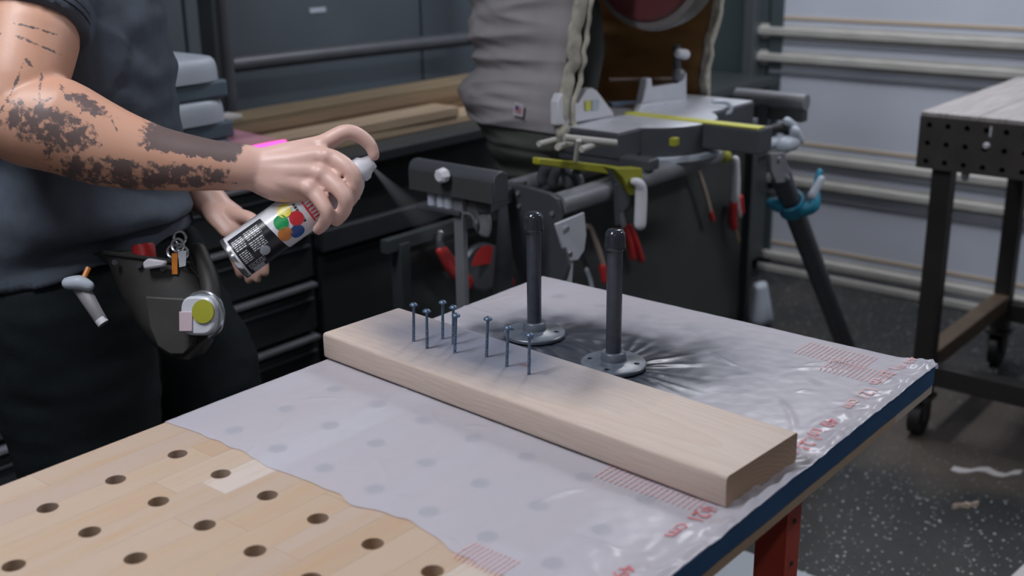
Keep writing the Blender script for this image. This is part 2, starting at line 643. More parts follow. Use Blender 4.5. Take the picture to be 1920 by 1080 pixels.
MT['dark_red'] = mat('dark_red_guard', (92, 44, 48), 0.5)
MT['guard'] = mat('grey_guard_ring', (112, 108, 108), 0.5)
MT['orange'] = mat('orange_plastic', (220, 130, 40), 0.4)
MT['print_yellow'] = mat('yellow_ink', (226, 210, 60), 0.3)
MT['print_green'] = mat('green_ink', (30, 150, 84), 0.3)
MT['print_orange'] = mat('orange_ink', (222, 134, 58), 0.3)
MT['print_red'] = mat('red_ink', (206, 52, 62), 0.3)
MT['print_blue'] = mat('blue_ink', (40, 84, 160), 0.3)
MT['print_black'] = mat('black_ink', (26, 28, 36), 0.3)
MT['can_white'] = mat('white_can_label', (222, 222, 228), 0.28, coat=0.3)
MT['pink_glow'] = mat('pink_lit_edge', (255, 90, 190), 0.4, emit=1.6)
MT['pink_acrylic'] = mat('pink_tinted_acrylic', (232, 170, 196), 0.15, alpha=0.35)
MT['lamp'] = mat('lamp_diffuser', (240, 244, 255), 0.5, emit=6.0)
MT['hair'] = mat('dark_brown_hair', (44, 34, 28), 0.6, var=0.2, scale=80)
MT['shoe'] = mat('black_boot_leather', (26, 25, 24), 0.5)
MT['paper'] = mat('torn_paper', (190, 186, 186), 0.8)
MT['wood_chip'] = mat('wood_chip', (176, 160, 146), 0.8)
MT['flag_white'] = mat('white_patch', (196, 192, 200), 0.7)
MT['flag_red'] = mat('patch_red_stripe', (180, 92, 100), 0.7)
MT['flag_blue'] = mat('patch_blue_corner', (66, 72, 120), 0.7)

# ------------------------------------------------------------------ the room
XW, YD = -1.95, 3.66           # left wall, wall with the door
XR, YB = 3.2, -3.4
struct(MB().box(XW, XR, YB, YD, -0.1, 0).build('floor', MT['floor'], smooth=0))
struct(MB().box(XW, XR, YB, YD, CEIL, CEIL + 0.1).build('ceiling', MT['ceiling'], smooth=0))
wl = struct(MB().box(XW - 0.1, XW, YB, YD, 0, CEIL).build('wall_left', MT['wall'], smooth=0))
struct(MB().box(XR, XR + 0.1, YB, YD, 0, CEIL).build('wall_right', MT['light_wall'], smooth=0))
struct(MB().box(XW, XR, YB - 0.1, YB, 0, CEIL).build('wall_front', MT['light_wall'], smooth=0))
DX0, DX1, DH = -1.16, 2.3, 2.25
wb = MB().box(XW, DX0, YD, YD + 0.12, 0, CEIL).box(DX1, XR, YD, YD + 0.12, 0, CEIL).box(DX0, DX1, YD, YD + 0.12, DH, CEIL)
struct(wb.build('wall_back', MT['wall_teal'], smooth=0))
struct(MB().box(DX0 - 0.01, DX0 + 0.05, YD - 0.008, YD, 0, DH).build('trim_1', MT['wall_teal'], smooth=0, bevel=0.004))

# sectional garage door
door = bpy.data.objects.new('door_1', None); COL.objects.link(door); door.location = (0.5, YD, 0)
WLOC['door_1'] = Vector((0.5, YD, 0)); struct(door, 'white sectional garage door with horizontal steel ribs')
zj = [0.02, 0.452, 0.948, 1.444, 1.94, 2.25]
for k in range(5):
    MB().box(DX0 - 0.02, DX1 + 0.02, YD + 0.0, YD + 0.04, zj[k] + 0.002, zj[k + 1] - 0.002).build('panel', MT['door'], door, smooth=0, bevel=0.002)
    for dz, hh in ((0.052, 0.034), (-0.052, 0.034)):
        z = zj[k] + dz
        if z < 0.05:
            continue
        y0 = YD - 0.045
        # rolled hat section
        prof = [(0.004, -0.028), (-0.002, -0.028), (-0.002, -0.017), (-0.016, -0.017), (-0.026, -0.010), (-0.026, 0.012), (-0.016, 0.017), (-0.002, 0.017), (-0.002, 0.028), (0.004, 0.028)]
        MB().prism([(p[0] - 0.0005, p[1]) for p in prof], (DX0 - 0.05, YD, z), (0, 1, 0), (0, 0, 1), DX1 - DX0 + 0.1).build('rib', MT['rib'], door, smooth=30)
    MB().box(DX0, DX1, YD - 0.004, YD + 0.001, zj[k] + 0.102, zj[k] + 0.114).build('edge_strip', MT['tan_line'], door, smooth=0)
    if k:
        MB().box(DX0, DX1, YD - 0.010, YD + 0.001, zj[k] - 0.112, zj[k] - 0.100).build('hinge_rail', MT['hinge'], door, smooth=0)
MB().box(DX0, DX1, YD - 0.03, YD + 0.03, 0.0, 0.032).build('bottom_seal', MT['rib'], door, smooth=0, bevel=0.006)
tr = MB().bar((DX0 - 0.075, YD - 0.03, 0.05), (DX0 - 0.075, YD - 0.03, 2.3), 0.05, 0.06, (0, 1, 0))
struct(tr.build('trim_2', MT['track'], smooth=0, bevel=0.004))

# ceiling lamps
for i, (lx, ly, pw) in enumerate(LAMPS):
    where = ['over the wooden bench', 'behind the camera', 'over the tool chests', 'over the welding table'][i]
    t = thing('ceiling_lamp', 'long white tube lamp on the ceiling ' + where, 'lamp', (lx, ly, CEIL - 0.09), 'ceiling tube lamps')
    MB().box(lx - 0.09, lx + 0.09, ly - 0.62, ly + 0.62, CEIL - 0.05, CEIL).build('housing', MT['white_plastic'], t, smooth=0, bevel=0.006)
    MB().box(lx - 0.075, lx + 0.075, ly - 0.60, ly + 0.60, CEIL - 0.07, CEIL - 0.05).build('diffuser', MT['lamp'], t, smooth=0, bevel=0.006)
    ld = bpy.data.lights.new('tube_light', 'AREA')
    ld.shape = 'RECTANGLE'; ld.size = 0.16; ld.size_y = 1.2; ld.energy = pw
    ld.color = (0.93, 0.95, 1.0)
    lo = bpy.data.objects.new('tube_light', ld); COL.objects.link(lo)
    lo.parent = t; lo.location = (0, 0, -0.005)

# ------------------------------------------------------------------ the wooden bench
U = 0.08
BX0, BX1, BY0, BY1, TH = -0.086, 0.579, -0.80, 0.788, 0.039
bench = thing('workbench', 'pale wooden workbench top drilled with rows of round dog holes on red legs', 'workbench', (0.25, 0, 0))
NR = 16
w = (BX1 - BX0) / NR
staves = []
rnd = random.Random(3)
for r in range(NR):
    y = BY0
    first = True
    while y < BY1 - 1e-6:
        L = rnd.uniform(0.16, 0.34) if first else rnd.uniform(0.28, 0.62)
        first = False
        y1 = y + L
        if BY1 - y1 < 0.12:
            y1 = BY1
        staves.append(MB().box(BX0 + r * w + 0.0001, BX0 + (r + 1) * w - 0.0001, y + 0.0001, y1 - 0.0001, BT - TH, BT)
                      .build('stave', MT['stave'], bench, smooth=0))
        y = y1
cuts = MB()
for i in range(7):
    for j in range(-9, 10):
        if BY0 + 0.03 < j * U < BY1 - 0.03:
            cuts.cyl((i * U, j * U, BT - TH - 0.02), (i * U, j * U, BT + 0.02), 0.0112, n=20)
# staves have their own origin: move the drill with each of them by giving real positions
bpy.context.view_layer.update()
cut(staves, cuts)
# under-frame
for x0, x1 in ((BX0 + 0.03, BX0 + 0.06), (BX1 - 0.07, BX1 - 0.04)):
    MB().box(x0, x1, BY0 + 0.1, BY1 - 0.1, BT - TH - 0.035, BT - TH).build('rail', MT['red_leg'], bench, smooth=0, bevel=0.003)
for cx, sx in ((BX0 + 0.03, 1), (BX1 - 0.025, -1)):
    for cy, sy in ((BY0 + 0.30, -1), (0.452, -1)):
        # folded angle-steel leg
        g = MB()
        g.box(min(cx, cx + sx * 0.036), max(cx, cx + sx * 0.036), cy - 0.036 - 0.0, cy - 0.033, 0, BT - TH)
        g.box(min(cx, cx - sx * 0.003), max(cx, cx - sx * 0.003), cy - 0.036, cy, 0, BT - TH)
        lg = g.build('leg', MT['red_leg'], bench, smooth=0, bevel=0.0008)
        if sx < 0:
            for zz in (BT - TH - 0.045, BT - TH - 0.10):
                MB().cyl((cx + 0.0005, cy - 0.018, zz), (cx + 0.0045, cy - 0.018, zz), 0.003, n=10).build('bolt', MT['black'], lg)
            MB().cyl((cx - 0.02, cy - 0.0362, BT - TH - 0.035), (cx - 0.02, cy - 0.0395, BT - TH - 0.035), 0.004, n=10).build('bolt', MT['chrome'], lg)

# ------------------------------------------------------------------ plastic sheet over the far half of the bench
FL1 = Vector((0.0845, 0.550)); FL2 = Vector((0.243, 0.521))
edge_px = [(313, 793), (380, 817), (450, 845), (520, 885), (575, 905), (640, 928), (660, 948), (760, 975), (830, 1020), (900, 1062), (960, 1090), (1080, 1150)]
edge = sorted([(at_z(a, b, BT).x, at_z(a, b, BT).y) for a, b in edge_px])


def edge_y(x):
    if x <= edge[0][0]:
        return edge[0][1]
    for (xa, ya), (xb, yb) in zip(edge, edge[1:]):
        if x <= xb:
            return ya + (yb - ya) * (x - xa) / max(1e-6, xb - xa)
    return edge[-1][1]


def fold(x, y, cx, cy, ang, length, width):
    """height of one short crease"""
    ca, sa = math.cos(ang), math.sin(ang)
    a = (x - cx) * ca + (y - cy) * sa
    b = -(x - cx) * sa + (y - cy) * ca
    if abs(a) > length:
        return 0.0
    b += 0.15 * a * a / length
    return (1 - (a / length) ** 2) * math.exp(-(b / width) ** 2)


creases = []
rc = random.Random(12)
for (px, py, dpx, dpy, wd_) in [(560, 750, 660, 748, 1), (1190, 1085 - 40, 1050, 1000, 1), (870, 800, 920, 805, 1.4), (750, 930, 770, 945, 2), (1000, 945, 1090, 915, 1.2),
                                (1480, 690, 1600, 695, 1.2), (1500, 683, 1620, 678, 1.2), (1490, 735, 1530, 735, 1.2), (1470, 745, 1500, 830, 1.3), (1380, 690, 1330, 660, 1.2),
                                (700, 850, 740, 920, 1), (1120, 1010, 1160, 1045, 1), (480, 840, 470, 850, 1), (540, 790, 520, 815, 1), (1400, 835, 1440, 800, 1),
                                (1560, 770, 1620, 760, 1.3), (1250, 1010, 1300, 980, 1.3), (820, 1000, 880, 1040, 1.3)]:
    a, b = at_z(px, py, BT), at_z(dpx, dpy, BT)
    m_ = (a + b) / 2
    d = b - a
    creases.append((m_.x, m_.y, math.atan2(d.y, d.x), max(d.length / 2, 0.012), 0.0026 * wd_))
for k in range(16):
    creases.append((rc.uniform(BX0, BX1), rc.uniform(0.05, BY1), rc.uniform(0, PI), rc.uniform(0.015, 0.05), rc.uniform(0.0018, 0.003)))


def sheet_h(x, y):
    h = 0.0009 + 0.0008 * (mn.noise((x * 16, y * 16, 1.3)) * 0.5 + 0.5)
    h += 0.0003 * mn.noise((x * 60, y * 60, 4.0))
    for c in creases:
        if abs(x - c[0]) < 0.09 and abs(y - c[1]) < 0.09:
            h += 0.0015 * fold(x, y, *c)
    # folds gathered round the flanges
    for f, amp, n0 in ((FL1, 0.0028, 9), (FL2, 0.0040, 11)):
        dx, dy = x - f.x, y - f.y
        d = math.hypot(dx, dy)
        if 0.040 < d < 0.16:
            a = math.atan2(dy, dx)
            ridge = abs(mn.noise((math.cos(a) * 3.3 * (n0 / 9), math.sin(a) * 3.3 * (n0 / 9), 2.1 + n0 + d * 4)))
            h += amp * (0.30 + 0.70 * max(0, math.cos(a + 0.3))) * max(0, 1 - abs(d - 0.065) / 0.085) * (1 - min(1, ridge * 3.0)) * min(1, (d - 0.040) / 0.012)
    # bunched up along the taped edge
    e = BX1 - x
    if e < 0.06:
        t = 1 - e / 0.06
        h += 0.009 * t * t * max(0.1, 0.55 + 0.9 * mn.noise((y * 26, 3.1, e * 30))) + 0.006 * t * abs(mn.noise((y * 48, 1.7, e * 55)))
    return max(h, 0.0006)


def paint_at(x, y):
    d1 = math.hypot(x - FL1.x, y - FL1.y)
    d2 = math.hypot(x - FL2.x, y - FL2.y)
    a2 = math.atan2(y - FL2.y, x - FL2.x)
    a1 = math.atan2(y - FL1.y, x - FL1.x)
    n = mn.noise((x * 24, y * 24, 7.7)) * 0.5 + mn.noise((x * 60, y * 60, 2.7)) * 0.25
    p = 0.70 * math.exp(-(max(0, d1 - 0.050) / 0.055) ** 2) + 0.70 * math.exp(-(max(0, d2 - 0.050) / 0.050) ** 2)
    # mist drifting away from the nozzle, past the posts
    ex, ey = x - 0.20, y - 0.585
    u_ = ex * 0.93 + ey * 0.36
    v_ = -ex * 0.36 + ey * 0.93
    p += 0.60 * math.exp(-(u_ / 0.17) ** 2 - (v_ / 0.085) ** 2)
    p += 0.30 * math.exp(-((x - 0.29) / 0.16) ** 2 - ((y - 0.57) / 0.13) ** 2)
    # dark streak lying between the posts
    p += 0.5 * fold(x, y, 0.165, 0.625, 0.35, 0.075, 0.011)
    p += 0.55 * fold(x, y, 0.195, 0.618, 0.2, 0.02, 0.006)
    # dark rays in the folds next to the second flange
    if d2 < 0.19:
        ray_ = mn.noise((math.cos(a2) * 9, math.sin(a2) * 9, 5.5)) + 0.5 * mn.noise((math.cos(a2) * 23, math.sin(a2) * 23, 1.5))
        dirf = max(0, math.cos(a2 + 0.25)) ** 2
        p += 0.75 * dirf * max(0, ray_ + 0.12) * math.exp(-((d2 - 0.055) / 0.075) ** 2)
        p += 0.5 * math.exp(-(max(0, d2 - 0.048) / 0.014) ** 2) * (0.5 + mn.noise((math.cos(a2) * 6, math.sin(a2) * 6, 9.5)))
    p += 0.25 * fold(x, y, 0.375, 0.575, 1.2, 0.05, 0.006)
    p = max(0.0, min(0.98, p * (0.85 + 0.9 * n)))
    return 1 - (1 - p) ** 1.9


sheet = thing('plastic_sheet', 'milky plastic sheet spread over the far half of the wooden bench with red print', 'plastic sheet', (0.25, 0.42, BT))
NU, NV = 210, 236
vs, pv, fs = [], [], []
OV0, OV1 = 0.020, 0.016         # lengths hanging down on the left and at the far end
for j in range(NV + 1):
    for i in range(NU + 1):
        x = BX0 - OV0 + (BX1 - BX0 + OV0 + 0.004) * i / NU
        y0 = edge_y(x)
        tt = j / NV
        y = y0 + (BY1 + OV1 - y0) * tt
        if tt == 0:
            y += 0.004 * mn.noise((x * 40, 0.5, 0))
        xx, yy, zz = x, y, BT + sheet_h(x, y)
        over = BX0 - 0.0015 - x
        if over > 0:
            xx = BX0 - 0.0018 - 0.0022 * abs(mn.noise((y * 30, 0.2, 5))); zz = BT + 0.001 - over
        ov2 = y - BY1 - 0.0015
        if ov2 > 0:
            yy = BY1 + 0.0018 + 0.0022 * abs(mn.noise((x * 30, 0.2, 9))); zz = min(zz, BT + 0.001 - ov2)
        if x > BX1 + 0.0005:
            zz = BT + 0.0015 + 0.4 * (zz - BT)
        vs.append((xx, yy, zz)); pv.append(paint_at(xx, yy))
for j in range(NV):
    for i in range(NU):
        a = j * (NU + 1) + i
        fs.append((a, a + 1, a + NU + 2, a + NU + 1))
sl = Vector((0.25, 0.42, BT))
me = bpy.data.meshes.new('film')
me.from_pydata([tuple(Vector(v) - sl) for v in vs], [], fs)
at_p = me.attributes.new('paint', 'FLOAT', 'POINT')
at_p.data.foreach_set('value', pv)
film = link('film', me, MT['sheet'], sl, sheet, 180)


def lettering(txt, x, y, size, material, ang=-PI / 2):
    """red print lying on the sheet, baseline running towards the near end"""
    cu = bpy.data.curves.new('t', 'FONT'); cu.body = txt; cu.size = size; cu.align_x = 'CENTER'
    cu.resolution_u = 2
    o = bpy.data.objects.new('t', cu); COL.objects.link(o)
    m_ = evaluated(o); bpy.data.objects.remove(o)
    ca, sa = math.cos(ang), math.sin(ang)
    for v in m_.vertices:
        X = x + v.co.x * ca - v.co.y * sa
        Y = y + v.co.x * sa + v.co.y * ca
        v.co = (X - sl.x, Y - sl.y, sheet_h(X, Y) + 0.0013)
    m_.materials.clear()
    return link('printed_lettering', m_, material, sl, sheet, 0)


for txt, px, py, sz in [('121 cm', 1282, 980, 0.026), ('49 in', 1330, 950, 0.02), ('49 in', 1140, 1085, 0.026), ('49 in', 1530, 803, 0.028), ('1.21 m', 1492, 840, 0.026),
                        ('121 cm', 1600, 748, 0.026), ('1.21 m', 1648, 706, 0.026), ('49 in', 1690, 684, 0.022)]:
    p = at_z(px, py, BT)
    lettering(txt, p.x, p.y, sz, MT['red_print'] if px < 1560 else MT['pale_red_print'])
for (px, py, nx, ny, step, ln) in [(1568, 668, 0.10, 0, 0.0065, 0.055), (1610, 700, 0.09, 0, 0.0065, 0.05), (1230, 915, 0.13, 0, 0.0065, 0.045), (915, 1052, 0.06, 0, 0.0055, 0.035)]:
    p = at_z(px, py, BT)
    g = MB()
    k = 0.0
    while k < nx:
        for q in range(5):           # a line of small print broken into words
            x0 = p.x - nx / 2 + k; y0 = p.y - ln / 2 + q * ln / 5
            h = max(sheet_h(x0, y0 + 0.3 * ln / 5), sheet_h(x0, y0 + 0.7 * ln / 5)) + BT + 0.0008
            g.add([(x0, y0, h), (x0 + 0.0014, y0, h), (x0 + 0.0014, y0 + ln / 5 * 0.78, h), (x0, y0 + ln / 5 * 0.78, h)], [(0, 1, 2, 3)])
        k += step
    g.build('small_print', MT['pale_red_print'], sheet, smooth=0)['kind'] = 'stuff'

# blue tape along the right-hand edge
g = MB()
R_ = []
for k in range(61):
    y = -0.05 + (BY1 + 0.05) * k / 60
    wv = 0.0012 * mn.noise((y * 14, 0, 0))
    o_ = BX1 + 0.0012 + 0.0006 * mn.noise((y * 25, 3, 0))
    R_.append([Vector((BX1 + 0.0002, y, BT + 0.001 + wv)), Vector((o_, y, BT + 0.001 + wv)), Vector((o_, y, BT - 0.025 + wv)), Vector((BX1 + 0.0002, y, BT - 0.025 + wv))])
g.rings(R_)
tag(g.build('masking_tape', MT['tape'], smooth=30), 'strip of blue masking tape along the right-hand bench edge', 'tape')

# ------------------------------------------------------------------ the board
a, b = Vector((-0.0895, 0.302)), Vector((0.5575, 0.267))
ang = math.atan2(b.y - a.y, b.x - a.x)
LL, LW, LH = (b - a).length, 0.143, 0.0365
g = MB()
prof = []
rr = 0.0045
for cy, cz, a0 in ((LW - rr, LH - rr, 0), (rr, LH - rr, 90), (rr, rr, 180), (LW - rr, rr, 270)):
    for k in range(5):
        t = math.radians(a0 + 22.5 * k)
        prof.append((cy + rr * math.cos(t) - LW / 2, cz + rr * math.sin(t)))
R_ = []
for x in [-LL / 2, -LL / 2 + 0.001] + [-LL / 2 + LL * k / 10 for k in range(1, 10)] + [LL / 2 - 0.001, LL / 2]:
    e = 0.0008 if abs(x) > LL / 2 - 0.0005 else 0
    R_.append([Vector((x, p[0] * (1 - e * 10), p[1] * (1 - e * 10) + e * 5 * LH)) for p in prof])
g.rings(R_)
me = g.mesh('board')
bm = bmesh.new(); bm.from_mesh(me); bmesh.ops.recalc_face_normals(bm, faces=bm.faces); bm.to_mesh(me); bm.free()
mid = (a + b) / 2 + Vector((-math.sin(ang), math.cos(ang))) * (LW / 2)
ZB = BT + 0.0030
board = link('lumber_board', me, MT['pine'], Vector((mid.x, mid.y, ZB)), None, 35)
board.rotation_euler = (0, 0, ang)
tag(board, 'planed pale pine board lying across the plastic sheet with screws standing in it', 'board')

# ------------------------------------------------------------------ screws standing in the board
ZT = ZB + LH


def make_screw():
    t = thing('wood_screw', '', 'screw', (0, 0, 0))
    H = 0.054
    g = MB()
    g.lathe([(0.0, H + 0.0006), (0.0022, H + 0.0008), (0.0042, H - 0.0002), (0.0058, H - 0.0022), (0.0058, H - 0.0032), (0.0030, H - 0.0040), (0.0022, H - 0.0055)], (0, 0, 0), (0, 0, 1), 18)
    hd = g.build('head', MT['screw'], t)
    MB().box(-0.0018, 0.0018, -0.0007, 0.0007, H + 0.0004, H + 0.0012).build('drive_recess', MT['black'], hd, smooth=0)
    g = MB()
    R_ = []
    n = 10
    for k in range(120):
        z = -0.012 + (H + 0.008) * k / 119
        ring = []
        for i in range(n):
            a_ = 2 * PI * i / n
            th = (z / 0.0026 - a_ / (2 * PI)) % 1.0
            r_ = 0.0017 + (0.0009 * max(0, 1 - abs(th - 0.5) * 3.4) if z < 0.026 else 0.0002)
            if z < -0.004:
                r_ *= max(0.08, (z + 0.012) / 0.008)
            ring.append(Vector((r_ * math.cos(a_), r_ * math.sin(a_), z)))
        R_.append(ring)
    g.rings(R_)
    g.build('shank', MT['screw'], t)
    return t


scr = make_screw()
SCREWS = [(775.5, 572, 775.5, 640, 'farthest left of the screws standing in the board'), (800, 581, 800.7, 653, 'second screw from the left end of the board'),
          (830, 561.5, 830, 635.5, 'rearmost and topmost of the screws standing in the board'), (850, 571.5, 849.6, 645.5, 'screw half hidden behind another in the middle pair'),
          (855, 588.5, 852.6, 661.5, 'front screw of the close middle pair in the board'), (915, 590, 912, 669, 'lone leaning screw between the middle pair and the right-hand two'),
          (952.6, 611.5, 950, 686.7, 'second screw from the right, with its thread showing'), (993, 624.5, 991.5, 702, 'rightmost and nearest screw, standing before the first pipe post')]
for k, (hx, hy, bx, by, lb) in enumerate(SCREWS):
    o = scr if k == 0 else copy_tree(scr)
    base = at_z(bx, by, ZT)
    # head lies on the ray through its spot, at the screw's own length
    hr = ray(hx, hy)
    best = min((abs(((CAM + hr * (d_ / 400)) - base).length - 0.054), d_) for d_ in range(480, 720))[1]
    cand = [CAM + hr * (d_ / 2000) for d_ in range(2400, 3600)]
    hp = min(cand, key=lambda p: abs((p - base).length - 0.0545) + 2.0 * math.hypot(p.x - base.x, p.y - base.y))
    dv = (hp - base).normalized()
    o.location = base
    o.rotation_mode = 'QUATERNION'
    o.rotation_quaternion = Vector((0, 0, 1)).rotation_difference(dv)
    tag(o, 'blue-grey ' + lb, 'screw', 'screws standing in the pine board')

# ------------------------------------------------------------------ two pipe posts on floor flanges


def pipe_post(x, y, H, rot, label):
    z0 = BT + 0.0035
    t = thing('pipe_post', label, 'pipe', (x, y, z0), 'capped pipe posts on flanges')
    o = Vector((x, y, z0))
    fl = MB().lathe([(0.0, 0.0), (0.0435, 0.0), (0.0445, 0.001), (0.0445, 0.0045), (0.0430, 0.0060), (0.022, 0.0072), (0.0175, 0.0095), (0.0165, 0.019), (0.0150, 0.0205), (0.0, 0.0205)],
                    o, (0, 0, 1), 48).build('flange', MT['flange'], t)
    bpy.context.view_layer.update()
    c = MB()
    for k in range(4):
        a_ = rot + PI / 2 * k
        p = o + Vector((math.cos(a_) * 0.0325, math.sin(a_) * 0.0325, 0))
        c.cyl(p - Vector((0, 0, 0.01)), p + Vector((0, 0, 0.03)), 0.0038, n=16)
    cut(fl, c)
    MB().lathe([(0.0095, 0.015), (0.0104, 0.0151), (0.0104, H - 0.012), (0.0095, H - 0.011)], o, (0, 0, 1), 28).build('pipe', MT['pipe'], t)
    MB().lathe([(0.0104, H - 0.027), (0.0140, H - 0.0268), (0.0143, H - 0.0255), (0.0143, H - 0.0215), (0.0137, H - 0.020), (0.0135, H - 0.010), (0.0128, H - 0.005),
                (0.0100, H - 0.0012), (0.006, H), (0.0, H + 0.0003)], o, (0, 0, 1), 28).build('cap', MT['cap'], t)
    return t


pipe_post(FL1.x, FL1.y, 0.183, 0.5, 'black capped pipe on a round flange, the left and farther of the two')
pipe_post(FL2.x, FL2.y, 0.190, 0.35, 'black capped pipe on a round flange, the right and nearer of the two')

# ------------------------------------------------------------------ spray can
CB = at(437, 487, 1.655)
CA = (at(692, 307, 1.680) - CB).normalized()
CN = (-FWD - CA * (-FWD).dot(CA)).normalized()        # side of the can that faces the lens
CS = CN.cross(CA).normalized()
if CS.dot(-RGT * 0.58 - DWN * 0.81) < 0:
    CS = -CS
CR = 0.0325
can = thing('spray_can', 'white and black spray paint can held tilted with a finger on its nozzle', 'spray can', CB)
MB().lathe([(0.0, 0.004), (0.026, 0.003), (0.0295, 0.0), (0.0325, 0.001), (0.0330, 0.004), (CR, 0.006), (CR, 0.193), (0.0333, 0.195), (0.0330, 0.198), (0.031, 0.200),
            (0.0285, 0.205), (0.023, 0.213), (0.0165, 0.218), (0.0165, 0.221), (0.0, 0.221)], CB, CA, 48).build('body', MT['can_white'], can)
MB().lathe([(0.0, 0.0035), (0.0262, 0.0025), (0.0296, -0.0004), (0.0328, 0.0008), (0.0333, 0.0045), (0.0330, 0.007)], CB, CA, 48, cap=False).build('base_rim', MT['chrome'], can)
MB().lathe([(0.0334, 0.1915), (0.0338, 0.195), (0.0334, 0.1985), (0.0314, 0.2005), (0.0290, 0.2055), (0.0234, 0.2135), (0.0170, 0.2185), (0.0170, 0.2215)], CB, CA, 48, cap=False).build('shoulder', MT['alu'], can)
nz_ = MB().lathe([(0.0170, 0.219), (0.0185, 0.221), (0.0180, 0.229), (0.0135, 0.234), (0.0105, 0.244), (0.0095, 0.2455), (0.0, 0.2455)], CB, CA, 24).build('nozzle', MT['white_plastic'], can)
tp = CB + CA * 0.2390
SPD = (at(850, 470, 1.62) - at(700, 312, 1.70)).normalized()
MB().cyl(tp, tp + (SPD - CA * SPD.dot(CA) * 0.5).normalized() * 0.0105, 0.0030, n=10).build('outlet', MT['yellow'], nz_)


def can_pt(h, th, r=CR + 0.0004):
    """th = 0 towards the upper left, 90 towards the lens, 180 lower right"""
    t = math.radians(th)
    return CB + CA * h + (CS * math.cos(t) + CN * math.sin(t)) * r


def can_patch(g, h0, h1, t0, t1, r=CR + 0.0004, n=14, skew=0.0):
    vs = []
    for k in range(n + 1):
        t = t0 + (t1 - t0) * k / n
        sk = skew * (k / n)
        vs += [can_pt(h0, t, r), can_pt(h1 + sk, t, r)]
    return g.add(vs, [(2 * k, 2 * k + 1, 2 * k + 3, 2 * k + 2) for k in range(n)])


def can_disc(h, th, rad, name, m):
    g = MB()
    n = 24
    vs = [can_pt(h, th, CR + 0.0010)]
    for k in range(n):
        a_ = 2 * PI * k / n
        vs.append(can_pt(h + rad * math.cos(a_), th + math.degrees(rad * math.sin(a_) / CR), CR + 0.0010))
    g.add(vs, [(0, 1 + k, 1 + (k + 1) % n) for k in range(n)])
    return g.build(name, m, can)


lp = can_patch(MB(), 0.010, 0.066, 48, 205, skew=0.012).build('label_panel', MT['print_black'], can)
can_patch(MB(), 0.181, 0.190, 0, 358, n=40).build('label_band', MT['print_yellow'], can)
rl = random.Random(5)
g = MB()
for blk in [(0.013, 0.030, 62, 92), (0.013, 0.027, 98, 128), (0.034, 0.058, 60, 84), (0.033, 0.056, 90, 112), (0.014, 0.040, 134, 150)]:
    h0, h1, t0, t1 = blk
    t = t0
    while t < t1:
        h = h0
        while h < h1:
            L = rl.uniform(0.002, 0.006)
            can_patch(g, h, min(h + L, h1), t, t + 2.4, CR + 0.0010, n=1)
            h += L + 0.0012
        t += 5.2
g.build('white_small_print', MT['can_white'], lp)['kind'] = 'stuff'
can_patch(MB(), 0.016, 0.034, 152, 176, CR + 0.0010).build('grey_box', MT['grey_plastic'], lp)
can_disc(0.046, 126, 0.0075, 'seal_mark', MT['grey_plastic'])
for h, th, nm, m in [(0.100, 72, 'yellow', 'print_yellow'), (0.087, 92, 'green', 'print_green'), (0.082, 122, 'orange', 'print_orange'), (0.098, 136, 'blue', 'print_blue'), (0.108, 106, 'red', 'print_red')]:
    can_disc(h, th, 0.0105, 'colour_dot', MT[m])['label'] = nm + ' round colour dot on the label'
g = MB()
for k in range(7):
    can_patch(g, 0.1135, 0.1175, 72 + k * 8, 77 + k * 8, CR + 0.0008, n=2)
g.build('black_print', MT['print_black'], can)['kind'] = 'stuff'
g = MB()
for k in range(8):
    can_patch(g, 0.126 + 0.004 * (k % 2), 0.138, 60 + k * 10, 64 + k * 10, CR + 0.0008, n=2)
    can_patch(g, 0.126, 0.129, 60 + k * 10, 70 + k * 10, CR + 0.0008, n=2)
g.build('red_print', MT['print_red'], can)['kind'] = 'stuff'

# ------------------------------------------------------------------ the man
PF = Vector((RGT.x, RGT.y, 0)).normalized()          # the way he faces
PL = Vector((-PF.y, PF.x, 0))                         # his left
_c = at(185, 300, 1.87)
PC = Vector((_c.x, _c.y, 0))


def bp(f, l, z):
    return PC + PF * f + PL * l + Vector((0, 0, z))


sh_r, el_r, wr_r = at(88, -165, 1.69), at(30, 212, 1.585), at(464, 315, 1.63)
skin = MB()
# right arm
skin.tube([sh_r, at(62, -40, 1.65), at(50, 75, 1.615), at(30, 175, 1.585)], [0.060, 0.066, 0.070, 0.060], 36)
skin.tube([at(20, 190, 1.585), at(45, 222, 1.582), at(110, 236, 1.585), at(200, 273, 1.595), at(300, 298, 1.607), at(400, 310, 1.62), at(470, 314, 1.632)],
          [(0.052, 0.052), (0.064, 0.062), (0.066, 0.062), (0.0575, 0.052), (0.0445, 0.040), (0.0355, 0.031), (0.0315, 0.026)], 36, ref=DWN)
# hand: metacarpals, fingers round the can, thumb behind it
HJ = {'index': [(478, 306, 1.635), (545, 288, 1.640), (604, 270, 1.652), (652, 247, 1.655), (690, 267, 1.664), (702, 292, 1.668)],
      'middle': [(478, 312, 1.632), (548, 304, 1.630), (612, 294, 1.632), (657, 320, 1.622), (666, 353, 1.630), (655, 379, 1.648)],
      'ring': [(478, 320, 1.632), (545, 322, 1.627), (600, 326, 1.626), (645, 366, 1.614), (645, 394, 1.626), (630, 414, 1.646)],
      'little': [(478, 330, 1.633), (535, 340, 1.628), (580, 354, 1.624), (612, 394, 1.614), (609, 416, 1.627), (596, 431, 1.645)]}
HR = {'index': [0.020, 0.018, 0.0138, 0.0118, 0.0105, 0.0082], 'middle': [0.020, 0.018, 0.0138, 0.0122, 0.0110, 0.0094],
      'ring': [0.020, 0.018, 0.0136, 0.0118, 0.0108, 0.0092], 'little': [0.020, 0.018, 0.0128, 0.0108, 0.0098, 0.0082]}
